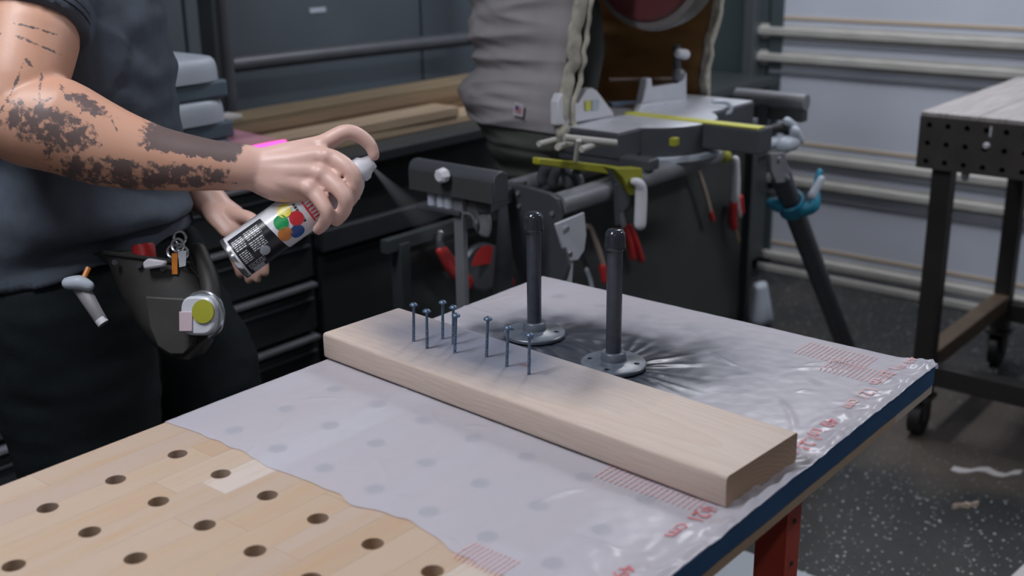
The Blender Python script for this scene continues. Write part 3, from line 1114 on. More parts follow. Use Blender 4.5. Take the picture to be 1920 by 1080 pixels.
for k in HJ:
    skin.tube([at(*p) for p in HJ[k]], HR[k], 12)
skin.tube([at(470, 320, 1.64), at(520, 345, 1.638), at(566, 358, 1.640)], [0.026, 0.026, 0.018], 12)
skin.tube([at(480, 320, 1.655), at(525, 318, 1.685), at(575, 312, 1.715), at(622, 318, 1.735), at(655, 318, 1.738)], [0.022, 0.019, 0.0145, 0.012, 0.009], 12)
# knuckle bumps and web of the thumb
for p in ((604, 271, 1.646), (612, 293, 1.626), (600, 325, 1.620), (580, 353, 1.619)):
    skin.sphere(at(*p), 0.0118, 10)
skin.tube([at(540, 300, 1.655), at(585, 285, 1.675), at(600, 275, 1.680)], [0.020, 0.014, 0.010], 10)
# left arm hanging behind the can
sh_l, el_l, wr_l = at(190, -150, 2.06), at(250, 240, 2.06), at(405, 388, 1.98)
skin.tube([sh_l, at(205, 20, 2.07), el_l], [0.058, 0.056, 0.046], 16)
skin.tube([el_l, at(320, 312, 2.02), wr_l], [0.046, 0.042, 0.028], 16)
lh = [at(420, 402, 1.965), at(448, 430, 1.955)]
skin.tube([wr_l, lh[0], lh[1]], [(0.028, 0.024), (0.036, 0.018), (0.036, 0.016)], 14)
for k, (a_, b_, c_, d_) in enumerate([((462, 428), (486, 458), (494, 486), (497, 512)), ((450, 440), (472, 474), (480, 502), (482, 524)),
                                      ((436, 448), (456, 482), (464, 508), (466, 526)), ((424, 452), (440, 482), (447, 502), (450, 516))]):
    skin.tube([at(*a_, 1.955 + 0.004 * k), at(*b_, 1.945 + 0.006 * k), at(*c_, 1.945 + 0.006 * k), at(*d_, 1.95 + 0.006 * k)], [0.0105, 0.0098, 0.0088, 0.0072], 10)
skin.tube([at(432, 402, 1.955), at(470, 410, 1.93), at(492, 432, 1.92)], [0.014, 0.0115, 0.009], 10)
# trunk, neck, head, legs (under the clothes or above the frame)
skin.tube([bp(-0.045, 0, 0.90), bp(-0.03, 0, 1.10), bp(0.01, 0, 1.30), bp(-0.01, 0, 1.44)], [(0.14, 0.105), (0.13, 0.10), (0.155, 0.105), (0.15, 0.075)], 20, ref=PL)
skin.tube([sh_r, bp(-0.01, 0, 1.47), sh_l], [0.055, 0.075, 0.055], 14)
skin.tube([bp(-0.015, 0, 1.45), bp(0.01, 0, 1.56), bp(0.03, 0, 1.64)], [0.062, 0.056, 0.058], 16)
hc = bp(0.045, 0, 1.72)
skin.tube([hc - PF * 0.03 + Vector((0, 0, 0.035)), hc + PF * 0.012 + Vector((0, 0, 0.0)), hc + PF * 0.035 - Vector((0, 0, 0.075))], [0.082, 0.080, 0.045], 18)
skin.tube([hc + PF * 0.085 + Vector((0, 0, 0.005)), hc + PF * 0.108 - Vector((0, 0, 0.035))], [0.009, 0.014], 10)      # nose
skin.tube([hc + PF * 0.078 + PL * 0.03 - Vector((0, 0, 0.072)), hc + PF * 0.090 - Vector((0, 0, 0.070)), hc + PF * 0.078 - PL * 0.03 - Vector((0, 0, 0.072))], [0.007, 0.010, 0.007], 8)  # lips
skin.tube([hc + PF * 0.072 + PL * 0.05 + Vector((0, 0, 0.022)), hc + PF * 0.088 + Vector((0, 0, 0.026)), hc + PF * 0.072 - PL * 0.05 + Vector((0, 0, 0.022))], [0.008, 0.010, 0.008], 8)  # brow
for s_ in (-1, 1):
    skin.tube([hc + PL * (0.083 * s_) - PF * 0.005 + Vector((0, 0, 0.02)), hc + PL * (0.086 * s_) - PF * 0.002 - Vector((0, 0, 0.02))], [(0.009, 0.018), (0.008, 0.012)], 10, ref=PL)
    fo = 0.09 if s_ > 0 else -0.045
    skin.tube([bp(-0.02, 0.095 * s_, 0.90), bp(fo, 0.10 * s_, 0.66), bp(fo + 0.01, 0.105 * s_, 0.48), bp(fo - 0.01, 0.105 * s_, 0.09)], [0.075, 0.066, 0.055, 0.040], 14)
    skin.tube([bp(fo - 0.03, 0.105 * s_, 0.055), bp(fo + 0.15, 0.115 * s_, 0.045)], [0.035, 0.030], 12)
sk = fused(skin, 0.0030, 7, 0.5)


def seg(p, a_, b_):
    """distance from p to a segment, in the plane of the stencil"""
    ax, ay = a_; bx, by = b_
    dx, dy = bx - ax, by - ay
    t = max(0, min(1, ((p[0] - ax) * dx + (p[1] - ay) * dy) / (dx * dx + dy * dy)))
    return math.hypot(p[0] - ax - t * dx, p[1] - ay - t * dy), t


def ell(x, y, cx, cy, rx, ry, a_=0):
    c_, s_ = math.cos(a_), math.sin(a_)
    u_ = ((x - cx) * c_ + (y - cy) * s_) / rx
    v_ = (-(x - cx) * s_ + (y - cy) * c_) / ry
    return 1 - math.hypot(u_, v_)


def ink_at(x, y):
    """the tattoo as drawn on the flat of the arm (x along the forearm)"""
    n1 = mn.noise((x / 13, y / 13, 3.3)) + 0.6 * mn.noise((x / 6, y / 6, 8.3))
    n2 = mn.noise((x / 26, y / 16, 1.3))
    v = 0.0
    e = max(ell(x, y, 125, 250, 100, 52, 0.35), ell(x, y, 240, 328, 150, 34, 0.05), ell(x, y, 350, 330, 110, 26, 0.0))
    v = max(v, (min(0.62, e * 1.6) + n1 * 0.40 + n2 * 0.35 - 0.02))
    e = ell(x, y, 185, 205, 75, 20, 0.45)
    v = max(v, e * 1.0 + n1 * 0.5 - 0.05)
    # solid dark band by the wrist with a grassy lower edge
    spike = 10 * abs(mn.noise((x / 5.0, 0.3, 2.0))) + 6 * mn.noise((x / 14, 4.3, 2.0))
    top, bot = 246 + 0.10 * (x - 270), 283 + 0.13 * (x - 270) + spike
    if 262 < x < 458 and y < bot:
        v = max(v, min(1, (x - 262) / 40, (458 + 0.3 * (280 - y) - x) / 16) * 0.9 * min(1, (bot - y) / 4 + 0.2))
    for a_, b_, w_ in [((82, 125), (60, 205), 4), ((104, 150), (120, 232), 4), ((60, 205), (30, 250), 4), ((82, 125), (92, 140), 6), ((140, 170), (160, 200), 4), ((310, 338), (440, 342), 3.5),
                       ((20, 28), (14, 70), 7), ((14, 70), (36, 80), 6), ((58, 60), (118, 72), 5), ((64, 84), (124, 108), 4.5), ((64, 84), (80, 90), 7), ((230, 235), (245, 262), 4)]:
        d_, t_ = seg((x, y), a_, b_)
        v = max(v, 0.62 - (d_ / w_) ** 2 * 0.9 + 0.25 * n1)
    return max(0.0, min(1.0, v))


def person_paint(me):
    ink, pink = [], []
    d0 = 1.60
    hand_c = at(560, 320, 1.64); lhand_c = at(450, 440, 1.95)
    for v in me.vertices:
        q = v.co - CAM
        z = q.dot(FWD)
        x = (v.co - at(200, 250, d0)).dot(RGT) * FPX / d0 + 200
        y = (v.co - at(200, 250, d0)).dot(DWN) * FPX / d0 + 250
        k = 0.0
        if z < 1.72 and x < 470 and y > -10 and v.normal.dot(-FWD) > -0.25:
            k = ink_at(x, y)
        ink.append(k)
        dh = (v.co - wr_r).dot((hand_c - wr_r).normalized())
        near = (v.co - hand_c).length < 0.16
        p = max(0, min(1, (dh + 0.035) / 0.05)) if near else 0
        if (v.co - lhand_c).length < 0.12:
            p = 0.7
        pink.append(p)
    a_ = me.attributes.new('ink', 'FLOAT', 'POINT'); a_.data.foreach_set('value', ink)
    a_ = me.attributes.new('pink', 'FLOAT', 'POINT'); a_.data.foreach_set('value', pink)


person_paint(sk)
pl_ = bp(0, 0, 0)
for v in sk.vertices:
    v.co -= pl_
person = link('person', sk, MT['skin'], pl_, None, 180)
tag(person, 'person in a grey t-shirt and black trousers with a tattooed forearm, spraying paint', 'person')

# finger nail on the pressing finger
def nail(p0, p1, nrm, r):
    d = (at(*p1) - at(*p0)).normalized()
    nrm = (nrm - d * nrm.dot(d)).normalized()
    c = at(*p1) + nrm * (r * 0.62) - d * 0.002
    g_ = MB().sphere((0, 0, 0), 1.0, 10, (1, 1, 1))
    u_ = d.cross(nrm)
    g_.v = [c + d * (v.x * 0.0062) + u_ * (v.y * 0.0052) + nrm * (v.z * 0.0024) for v in g_.v]
    return g_
nail(HJ['index'][4], HJ['index'][5], RGT * 0.8 - DWN * 0.6, 0.0078).build('fingernail', mat('fingernail', (206, 170, 160), 0.3), person)

# t-shirt
sh = MB()
sh.tube([bp(-0.052, 0, 0.945), bp(-0.046, 0, 1.02), bp(-0.034, 0, 1.12), bp(-0.016, 0, 1.25), bp(-0.006, 0, 1.38), bp(-0.015, 0, 1.46)],
        [(0.200, 0.182), (0.196, 0.176), (0.186, 0.164), (0.185, 0.150), (0.175, 0.118), (0.11, 0.07)], 36, caps=False, ref=PL)
sh.tube([bp(-0.01, 0.10, 1.45), bp(-0.01, 0, 1.47), bp(-0.01, -0.10, 1.45)], [0.08, 0.085, 0.08], 16)
ax = (at(50, 55, 1.62) - sh_r).normalized()
sh.tube([bp(-0.01, -0.09, 1.44), sh_r, at(70, -40, 1.655), at(50, 52, 1.622)], [0.088, 0.086, 0.084, 0.083], 36, caps=False)
sh.tube([bp(-0.01, 0.09, 1.44), sh_l, at(200, -20, 2.07), at(207, 50, 2.07)], [0.08, 0.076, 0.074, 0.074], 18)
sm = fused(sh, 0.007, 4, 0.5)
hem_c = at(62, 40, 1.63)
nrm_ = [v.normal.copy() for v in sm.vertices]
for v, n in zip(sm.vertices, nrm_):
    p = v.co.copy()
    f_ = (p - PC).dot(PF); l_ = (p - PC).dot(PL)
    low = max(0, min(1, (1.16 - p.z) / 0.14))
    # slanting gathers above the hem, soft long folds above
    wv = math.sin((p.z * 62 + f_ * 16 + 2.2 * mn.noise((f_ * 6, l_ * 6, p.z * 7)))) * 0.0075 * low
    wv += mn.noise((f_ * 7 + l_ * 5, l_ * 5, p.z * 17)) * 0.020 * (0.35 + low)
    wv += mn.noise((f_ * 16, l_ * 16, p.z * 32)) * 0.005
    d_ = (p - sh_r).dot(ax)
    if l_ < -0.10 and (p - hem_c).length < 0.14:
        wv *= 0.35
        dd = (p - hem_c).dot(ax)
        wv += 0.003 * (1 if -0.022 < dd else 0)
    v.co = p + n * wv
    if p.z < 1.0:
        v.co.z += 0.24 * (f_ + 0.03) * max(0, min(1, (1.02 - p.z) / 0.07))
pl2 = pl_
for v in sm.vertices:
    v.co -= pl_
link('t_shirt', sm, MT['shirt'], pl_, person, 180)
hr_ = []
u_, v_, d_ = frame(ax)
for dd in (-0.024, -0.020, 0.012, 0.016):
    pass
g = MB()
for dd in (0.004, -0.006):       # two rows of stitching round the sleeve hem
    c_ = at(53, 32, 1.626) + ax * dd
    R_ = []
    for i in range(40):
        t = 2 * PI * i / 40
        o_ = c_ + (u_ * math.cos(t) + v_ * math.sin(t)) * 0.0838
        R_.append([o_ + ((u_ * math.cos(t) + v_ * math.sin(t)) * math.cos(q * PI / 3) + ax * math.sin(q * PI / 3)) * 0.0011 for q in range(6)])
    R_.append(R_[0])
    g.rings(R_, cap=False)
g.build('sleeve_stitching', mat('dark_thread', (40, 44, 50), 0.9), person)

# trousers
tg = MB()
tg.tube([bp(-0.048, 0, 1.04), bp(-0.05, 0, 0.92), bp(-0.045, 0, 0.82)], [(0.148, 0.136), (0.160, 0.150), (0.170, 0.160)], 24, caps=False, ref=PL)
for s_ in (-1, 1):
    fo = 0.09 if s_ > 0 else -0.045
    tg.tube([bp(-0.03 + fo * 0.3, 0.085 * s_, 0.88), bp(fo, 0.10 * s_, 0.66), bp(fo + 0.02, 0.108 * s_, 0.48), bp(fo, 0.11 * s_, 0.26), bp(fo - 0.01, 0.11 * s_, 0.09)],
            [(0.122, 0.135), (0.112, 0.122), (0.098, 0.104), 0.086, 0.080], 24, ref=PL)
tm = fused(tg, 0.010, 5, 0.5)
nrm_ = [v.normal.copy() for v in tm.vertices]
for v, n in zip(tm.vertices, nrm_):
    p = v.co.copy()
    f_ = (p - PC).dot(PF); l_ = (p - PC).dot(PL)
    v.co = p + n * (mn.noise((f_ * 9, l_ * 9, p.z * 7)) * 0.012 + mn.noise((f_ * 14, l_ * 14, p.z * 34)) * 0.004)
for v in tm.vertices:
    v.co -= pl_
link('trousers', tm, MT['trousers'], pl_, person, 180)
for s_ in (-1, 1):
    fo = 0.08 if s_ > 0 else -0.055
    g = MB().tube([bp(fo - 0.05, 0.11 * s_, 0.06), bp(fo + 0.08, 0.115 * s_, 0.055), bp(fo + 0.19, 0.12 * s_, 0.045)], [(0.045, 0.055), (0.048, 0.05), (0.045, 0.04)], 16, ref=PL)
    g.tube([bp(fo - 0.02, 0.11 * s_, 0.07), bp(fo - 0.01, 0.11 * s_, 0.15)], [0.055, 0.052], 14)
    bm_ = fused(g, 0.008, 4)
    for v in bm_.vertices:
        v.co.z = max(v.co.z, 0.002)
        v.co -= pl_
    link('boot', bm_, MT['shoe'], pl_, person, 180)
g = MB().tube([hc - PF * 0.045 + Vector((0, 0, 0.045)), hc - PF * 0.005 + Vector((0, 0, 0.062))], [0.090, 0.082], 18)
g.tube([hc - PF * 0.075 - Vector((0, 0, 0.03)), hc - PF * 0.06 + Vector((0, 0, 0.03))], [0.05, 0.07], 16)
hm = fused(g, 0.008, 3)
for v in hm.vertices:
    v.co -= pl_
link('hair', hm, MT['hair'], pl_, person, 180)
for s_ in (-1, 1):
    e_ = hc + PF * 0.083 + PL * (0.031 * s_) + Vector((0, 0, 0.004))
    ey = MB().sphere(e_ - PF * 0.006, 0.0115, 12).build('eye', mat('eye_white', (225, 222, 218), 0.2), person)
    MB().sphere(e_ + PF * 0.0035, 0.0045, 10).build('iris', mat('brown_iris', (60, 40, 28), 0.2), ey)

# ------------------------------------------------------------------ tool pouch and what hangs in it
PD = 1.655
EZ_ = Vector((0, 0, 1))
pouch = thing('tool_pouch', 'dark worn tool pouch hanging at the hip of the trousers', 'pouch', at(310, 670, PD))
po = at(300, 570, PD + 0.03)
px_, py_ = RGT, -DWN
R_ = []
for k, (yy, cx_, w_) in enumerate([(484, 274, 78), (508, 288, 84), (555, 312, 84), (605, 330, 74), (640, 340, 60), (662, 346, 40), (674, 348, 16)]):
    ring = []
    for i in range(20):
        t = 2 * PI * i / 20
        c_ = math.copysign(abs(math.cos(t)) ** 0.7, math.cos(t)); s_ = math.copysign(abs(math.sin(t)) ** 0.7, math.sin(t))
        ring.append(at(cx_ + c_ * w_, yy + (c_ * 10 if k < 2 else 0), PD + 0.045 - 0.045 * s_ * (0.7 + 0.08 * k)))
    R_.append(ring)
MB().rings(R_).build('pocket', MT['pouch'], pouch, 60)
R2 = []
for i in range(21):
    t = 2 * PI * i / 20
    c_ = math.copysign(abs(math.cos(t)) ** 0.7, math.cos(t)); s_ = math.copysign(abs(math.sin(t)) ** 0.7, math.sin(t))
    R2.append(at(274 + c_ * 79, 484 + c_ * 10, PD + 0.045 - 0.034 * s_))
MB().tube(R2, [0.0035] * 21, 8).build('rim', MT['pouch'], pouch)
MB().prism([(-0.040, 0.004), (0.030, 0.0), (0.036, -0.04), (0.030, -0.066), (0.016, -0.080), (-0.004, -0.080), (-0.022, -0.068), (-0.034, -0.04)], at(328, 560, PD - 0.004), RGT, -DWN, 0.012).build('front_pocket', MT['pouch'], pouch, bevel=0.003)
bl = []
for i in range(33):
    a_ = 2 * PI * i / 32
    bl.append(bp(-0.05 + 0.158 * math.cos(a_), 0.166 * math.sin(a_), 0.965 + 0.20 * (0.02 + 0.1 * math.cos(a_))))
MB().tube(bl, [(0.018, 0.004)] * 33, 10, caps=False, ref=EZ_).build('belt', MT['pouch'], pouch)
hp_ = bp(-0.05 + 0.158 * math.cos(-0.9), 0.166 * math.sin(-0.9), 0.975)
MB().tube([hp_, (hp_ + at(262, 490, PD + 0.045)) / 2, at(268, 510, PD + 0.05)], [(0.03, 0.004)] * 3, 10, ref=PF).build('hanger', MT['pouch'], pouch)
for k in range(3):
    MB().cyl(at(215 + 45 * k, 492 + 6 * k, PD + 0.008), at(215 + 45 * k, 492 + 6 * k, PD + 0.004), 0.004, n=12).build('rivet', MT['dark_steel'], pouch)
MB().tube([at(345, 640, PD + 0.01), at(385, 610, PD + 0.0), at(395, 540, PD + 0.02), at(372, 470, PD + 0.05)], [0.012, 0.014, 0.014, 0.012], 10).build('strap', MT['pouch'], pouch)

t = thing('marker', 'marker with a red cap poking out of the tool pouch', 'marker', at(275, 540, PD + 0.05))
MB().cyl(at(281, 560, PD + 0.045), at(273, 492, PD + 0.04), 0.0125, n=18).build('barrel', MT['grey_plastic'], t)
MB().lathe([(0.0, 0.0), (0.0165, 0.0), (0.0165, 0.018), (0.015, 0.022), (0.0, 0.022)], at(272, 486, PD + 0.03), -DWN + RGT * -0.15, 18).build('cap', MT['red'], t)
t = thing('putty_knife', 'pale flat handle beside the red cap in the tool pouch', 'hand tool', at(295, 520, PD + 0.03))
MB().prism([(-0.016, -0.004), (0.012, 0.0), (0.016, 0.008), (-0.010, 0.012), (-0.018, 0.006)], at(295, 500, PD + 0.003), RGT, -DWN, 0.012).build('handle', MT['white_plastic'], t, bevel=0.003)
MB().prism([(-0.010, -0.05), (0.008, -0.05), (0.010, 0), (-0.012, 0)], at(294, 498, PD + 0.026), RGT, -DWN, 0.002).build('blade', MT['alu'], t)
t = thing('key_ring', 'bunch of shiny keys clipped above the tool pouch', 'keys', at(335, 500, PD + 0.01))
for k, (ox, oy) in enumerate([(0, 0), (8, 14), (-8, 12), (4, -14)]):
    R_ = [at(333 + ox + 11 * math.cos(q * PI / 8), 460 + oy + 12 * math.sin(q * PI / 8), PD + 0.012 + 0.004 * k) for q in range(17)]
    MB().tube(R_, [0.0022] * 17, 7).build('ring', MT['chrome'], t)
MB().prism([(-0.004, 0), (0.004, 0), (0.004, -0.03), (-0.004, -0.03)], at(328, 475, PD + 0.01), RGT, -DWN, 0.002).build('key', MT['orange'], t)
MB().prism([(-0.006, 0), (0.006, 0), (0.005, -0.022), (-0.004, -0.024)], at(342, 470, PD + 0.012), RGT, -DWN, 0.002).build('key', MT['alu'], t)
# tape measure
t = thing('tape_measure', 'silver tape measure with a yellow disc clipped to the tool pouch', 'tape measure', at(378, 630, PD))
o_ = at(380, 592, PD - 0.034)
R_ = []
poly = []
for i in range(24):
    a_ = 2 * PI * i / 24
    poly.append((0.026 * math.copysign(abs(math.cos(a_)) ** 0.6, math.cos(a_)), 0.028 * math.copysign(abs(math.sin(a_)) ** 0.6, math.sin(a_))))
ux = (RGT * 0.95 - FWD * 0.2).normalized()
MB().prism(poly, o_ + FWD * 0.03, ux, -DWN, 0.034).build('case', MT['alu'], t, 50, bevel=0.004)
cn = ux.cross(-DWN).normalized()
fr = o_ + FWD * 0.03 + cn * 0.034
MB().lathe([(0.0, 0.0), (0.0165, 0.0), (0.0165, 0.003), (0.0, 0.0035)], fr + ux * 0.010 + (-DWN) * 0.006, cn, 22).build('disc', MT['lime'], t)
MB().prism([(-0.012, -0.016), (0.008, -0.016), (0.008, 0.012), (-0.012, 0.012)], fr - ux * 0.014 - (-DWN) * 0.006, ux, -DWN, 0.003).build('side_label', mat('pink_grey_label', (196, 176, 184), 0.5), t, bevel=0.001)
R_ = [fr - cn * 0.017 + ux * (0.030 * math.cos(q * PI / 9 - 1.2)) - DWN * (0.032 * math.sin(q * PI / 9 - 1.2)) for q in range(13)]
MB().tube(R_, [0.004] * 13, 8).build('belt_clip', MT['chrome'], t)
# pale tool pushed in the trouser pocket
PT = 1.637
t = thing('pocket_tool', 'pale hammer-headed hand tool hanging on the black trousers left of the pouch', 'hand tool', at(190, 605, PT))
MB().tube([at(150, 535, PT + 0.01), at(172, 572, PT), at(190, 602, PT)], [(0.012, 0.007), (0.010, 0.007), (0.009, 0.006)], 12, ref=RGT).build('handle', mat('dull_grey_handle', (128, 126, 130), 0.5), t)
MB().tube([at(128, 531, PT), at(148, 530, PT), at(166, 536, PT)], [0.009, 0.011, 0.008], 12).build('head', MT['grey_plastic'], t)
MB().cyl(at(187, 598, PT), at(194, 607, PT), 0.0085, n=12).build('end_cap', MT['white_plastic'], t)
MB().cyl(at(154, 528, PT + 0.012), at(166, 502, PT + 0.02), 0.004, n=8).build('pencil', MT['orange'], t)

# ------------------------------------------------------------------ the mist leaving the nozzle
q = bpy.data.materials.new('paint_mist'); q.use_nodes = True
nt = q.node_tree
nt.nodes.remove(nt.nodes['Principled BSDF'])
pv_ = nt.nodes.new('ShaderNodeVolumePrincipled')
pv_.inputs['Color'].default_value = (*lin((200, 200, 205)), 1)
pv_.inputs['Anisotropy'].default_value = 0.2
tc = nt.nodes.new('ShaderNodeTexCoord')
sx = nt.nodes.new('ShaderNodeSeparateXYZ')
nt.links.new(tc.outputs['Object'], sx.inputs[0])


def nm(op, a_, b_=None, clamp=False):
    x = nt.nodes.new('ShaderNodeMath'); x.operation = op; x.use_clamp = clamp
    for i, s_ in enumerate((a_, b_)):
        if s_ is None:
            continue
        if isinstance(s_, (int, float)):
            x.inputs[i].default_value = s_
        else:
            nt.links.new(s_, x.inputs[i])
    return x.outputs[0]


ML = 0.25
zc = sx.outputs[2]
rad = nm('SQRT', nm('ADD', nm('MULTIPLY', sx.outputs[0], sx.outputs[0]), nm('MULTIPLY', sx.outputs[1], sx.outputs[1])))
rel = nm('DIVIDE', rad, nm('ADD', nm('MULTIPLY', zc, 0.15), 0.003))
edge_ = nm('SUBTRACT', 1.0, nm('POWER', rel, 2.0), True)
fall = nm('DIVIDE', 0.75, nm('ADD', nm('POWER', nm('MULTIPLY', zc, 14.0), 1.5), 0.06))
tail = nm('SUBTRACT', 1.0, nm('DIVIDE', zc, ML), True)
nt.links.new(nm('MULTIPLY', nm('MULTIPLY', edge_, fall), nm('MULTIPLY', tail, 15.0)), pv_.inputs['Density'])
nt.links.new(pv_.outputs[0], nt.nodes['Material Output'].inputs['Volume'])
g = MB().lathe([(0.003, 0.0), (0.003 + 0.15 * ML, ML)], (0, 0, 0), (0, 0, 1), 28)
me = g.mesh('mist')
bm = bmesh.new(); bm.from_mesh(me); bmesh.ops.recalc_face_normals(bm, faces=bm.faces); bm.to_mesh(me); bm.free()
src = tp + (SPD - CA * SPD.dot(CA) * 0.5).normalized() * 0.0115
mist = link('spray_mist', me, q, src, None, 60)
mist.rotation_mode = 'QUATERNION'
mist.rotation_quaternion = Vector((0, 0, 1)).rotation_difference(SPD)
tag(mist, 'thin cone of grey paint mist leaving the nozzle towards the pipes', 'paint mist', kind='stuff')


def slab(pts, th):
    """a flat outline through world points, extruded by the vector th"""
    g_ = MB()
    n = len(pts)
    th = Vector(th)
    vs = [Vector(p) for p in pts] + [Vector(p) + th for p in pts]
    fs = [tuple(range(n - 1, -1, -1)), tuple(range(n, 2 * n))] + [(i, (i + 1) % n, n + (i + 1) % n, n + i) for i in range(n)]
    return g_.add(vs, fs)


EX, EY, EZ = Vector((1, 0, 0)), Vector((0, 1, 0)), Vector((0, 0, 1))

# ------------------------------------------------------------------ black tool chest with drawers
XC = -1.10
CY1 = 1.155
t = thing('tool_chest', 'black tool chest with wide drawers and bright pull edges behind the person', 'tool chest', (-1.4, 0.5, 0))
MB().box(-1.66, XC - 0.02, -0.60, CY1, 0.06, 0.885).build('body', MT['black'], t, smooth=0, bevel=0.006)
MB().box(-1.64, XC - 0.06, -0.56, CY1 - 0.04, 0.0, 0.06).build('plinth', MT['black_soft'], t, smooth=0)
zz = 0.595
zs = [0.178, 0.317, 0.456, 0.595, 0.734, 0.873]
for k, z1 in enumerate(zs):
    dw = MB().box(XC - 0.02, XC, -0.58, CY1 - 0.012, z1 - 0.132, z1 - 0.006).build('drawer', MT['black'], t, smooth=0, bevel=0.003)
    MB().bar((XC + 0.008, -0.58, z1 - 0.012), (XC + 0.008, CY1 - 0.015, z1 - 0.012), 0.020, 0.012).build('pull_edge', MT['grey_steel'], dw, smooth=0, bevel=0.003)
    MB().bar((XC + 0.004, -0.58, z1 - 0.050), (XC + 0.004, CY1 - 0.02, z1 - 0.050), 0.008, 0.008).build('lower_bead', MT['dark_steel'], dw, smooth=0, bevel=0.002)
MB().tube([(XC + 0.004, 0.72, 0.345), (XC + 0.030, 0.73, 0.340), (XC + 0.030, 0.77, 0.355), (XC + 0.004, 0.78, 0.360)], [0.006] * 4, 8).build('latch', MT['chrome'], t)

# black timber bench that carries the boards, right of the chest
t = thing('timber_shelf', 'black low cabinet under the stacked boards beside the tool chest', 'cabinet', (-1.4, 1.6, 0))
MB().box(-1.66, XC - 0.03, CY1 + 0.01, 2.05, 0.05, 0.858).build('body', MT['black_soft'], t, smooth=0, bevel=0.005)
MB().box(-1.66, XC - 0.07, CY1 + 0.05, 2.0, 0.0, 0.05).build('plinth', MT['black_soft'], t, smooth=0)
MB().box(XC - 0.03, XC - 0.012, CY1 + 0.02, 1.60, 0.08, 0.64).build('door', MT['black'], t, smooth=0, bevel=0.003)
MB().box(XC - 0.03, XC - 0.012, 1.61, 2.04, 0.08, 0.64).build('door', MT['black'], t, smooth=0, bevel=0.003)
MB().box(XC - 0.03, XC + 0.005, CY1 + 0.02, 2.04, 0.655, 0.71).build('ledge', MT['dark_steel'], t, smooth=0, bevel=0.003)
MB().box(-1.665, XC + 0.02, CY1 + 0.005, 2.06, 0.858, 0.885).build('top', MT['black'], t, smooth=0, bevel=0.003)

# boards stacked on the black cabinets
BS = 0.8855
defs = [(-1.245, 1.0, 2.35, 0.885, 0.105, 0.022, 'board_b', 'pale board in front, lowest of the stacked boards'),
        (-1.362, 1.01, 2.40, 0.885, 0.11, 0.034, 'board_c', 'brown board lying second from the front in the timber stack'),
        (-1.246, 1.0, 1.80, 0.9078, 0.100, 0.028, 'board_b', 'pale rough board with a dark end on top of the front board'),
        (-1.362, 1.06, 2.30, 0.9202, 0.10, 0.024, 'board_c', 'dark brown board on the second layer of the stack'),
        (-1.495, 1.0, 2.40, 0.885, 0.12, 0.070, 'board_a', 'weathered grey-brown board at the back, tallest of the stack')]
for k, (x, y0, y1, z, w_, h_, m_, lb) in enumerate(defs):
    tilt = [0.0, -0.006, 0.01, -0.004, 0.0][k]
    g = MB()
    R_ = []
    for q_ in range(9):
        y = y0 + (y1 - y0) * q_ / 8
        xo = x + tilt * (y - y0)
        z0 = z
        hh = h_ + 0.0006 * mn.noise((y * 4, k, 0))
        R_.append([Vector((xo - w_ / 2, y, z0)), Vector((xo + w_ / 2, y, z0)), Vector((xo + w_ / 2, y, z0 + hh)), Vector((xo - w_ / 2, y, z0 + hh))])
    g.rings(R_)
    tag(g.build('stacked_board', MT[m_], smooth=0, bevel=0.003), lb, 'board', 'boards stacked behind the person')
p = at_x(472, 206, -1.36)
tag(MB().box(-1.50, -1.44, p.y - 0.03, p.y + 0.03, 0.956, 0.968).build('paper_scrap', MT['paper'], smooth=0, bevel=0.002), 'small white scrap lying on the back board of the stack', 'paper')

# three pale grey cases piled up behind the person
cy, cz = 0.965, 0.886
for k in range(3):
    z0 = cz + [0, 0.094, 0.188][k]
    t = thing('storage_case', ['pale grey storage case, bottom one of the pile of three behind the person', 'pale grey storage case, middle one of the pile of three behind the person',
                               'pale grey storage case with a rounded lid, top one of the pile of three'][k], 'case', (-1.24, 0.8, z0), 'pale grey cases in a pile')
    o_ = [0.012, -0.006, -0.014][k]
    MB().box(-1.40, -1.13, 0.60, cy + o_ + 0.004, z0, z0 + 0.040).build('tray', mat('slate_grey_tray', (92, 108, 120), 0.5), t, smooth=0, bevel=0.006)
    R_ = []
    for q_ in range(7):
        s_ = 1 - 0.10 * (q_ / 6) ** 3
        zq = z0 + 0.040 + 0.052 * math.sin(q_ / 6 * PI / 2)
        mx, my = -1.265, (0.60 + cy + o_) / 2
        hx, hy = 0.145 * s_, (cy + o_ + 0.012 - 0.60) / 2 * s_
        R_.append([Vector((mx + hx * math.copysign(abs(math.cos(a_)) ** 0.4, math.cos(a_)), my + hy * math.copysign(abs(math.sin(a_)) ** 0.4, math.sin(a_)), zq)) for a_ in [2 * PI * i / 32 for i in range(32)]])
    MB().rings(R_).build('lid', MT['grey_plastic'], t, 60)

# sheet of pink acrylic with a lit edge, lying on the boards
pa, pb = at_x(418, 238, -1.16), at_x(532, 268, -1.10)
tk = thing('pink_acrylic_sheet', 'small clear pink sheet with a glowing pink edge behind the hand', 'acrylic sheet', (-1.15, 1.05, 0.886))
e0, e1 = at_x(472, 278, -1.085), at_x(534, 266, -1.085)
e0.z = max(e0.z, 0.889); e1.z = max(e1.z, 0.889)
MB().tube([e0, (e0 + e1) / 2, e1], [0.0055, 0.0060, 0.0050], 8).build('lit_edge', MT['pink_glow'], tk)
s0, s1 = at_x(420, 240, -1.18), at_x(425, 268, -1.14)
slab([s0, s1, e0, e1], (0, 0, 0.003)).build('pane', MT['pink_acrylic'], tk, smooth=0)

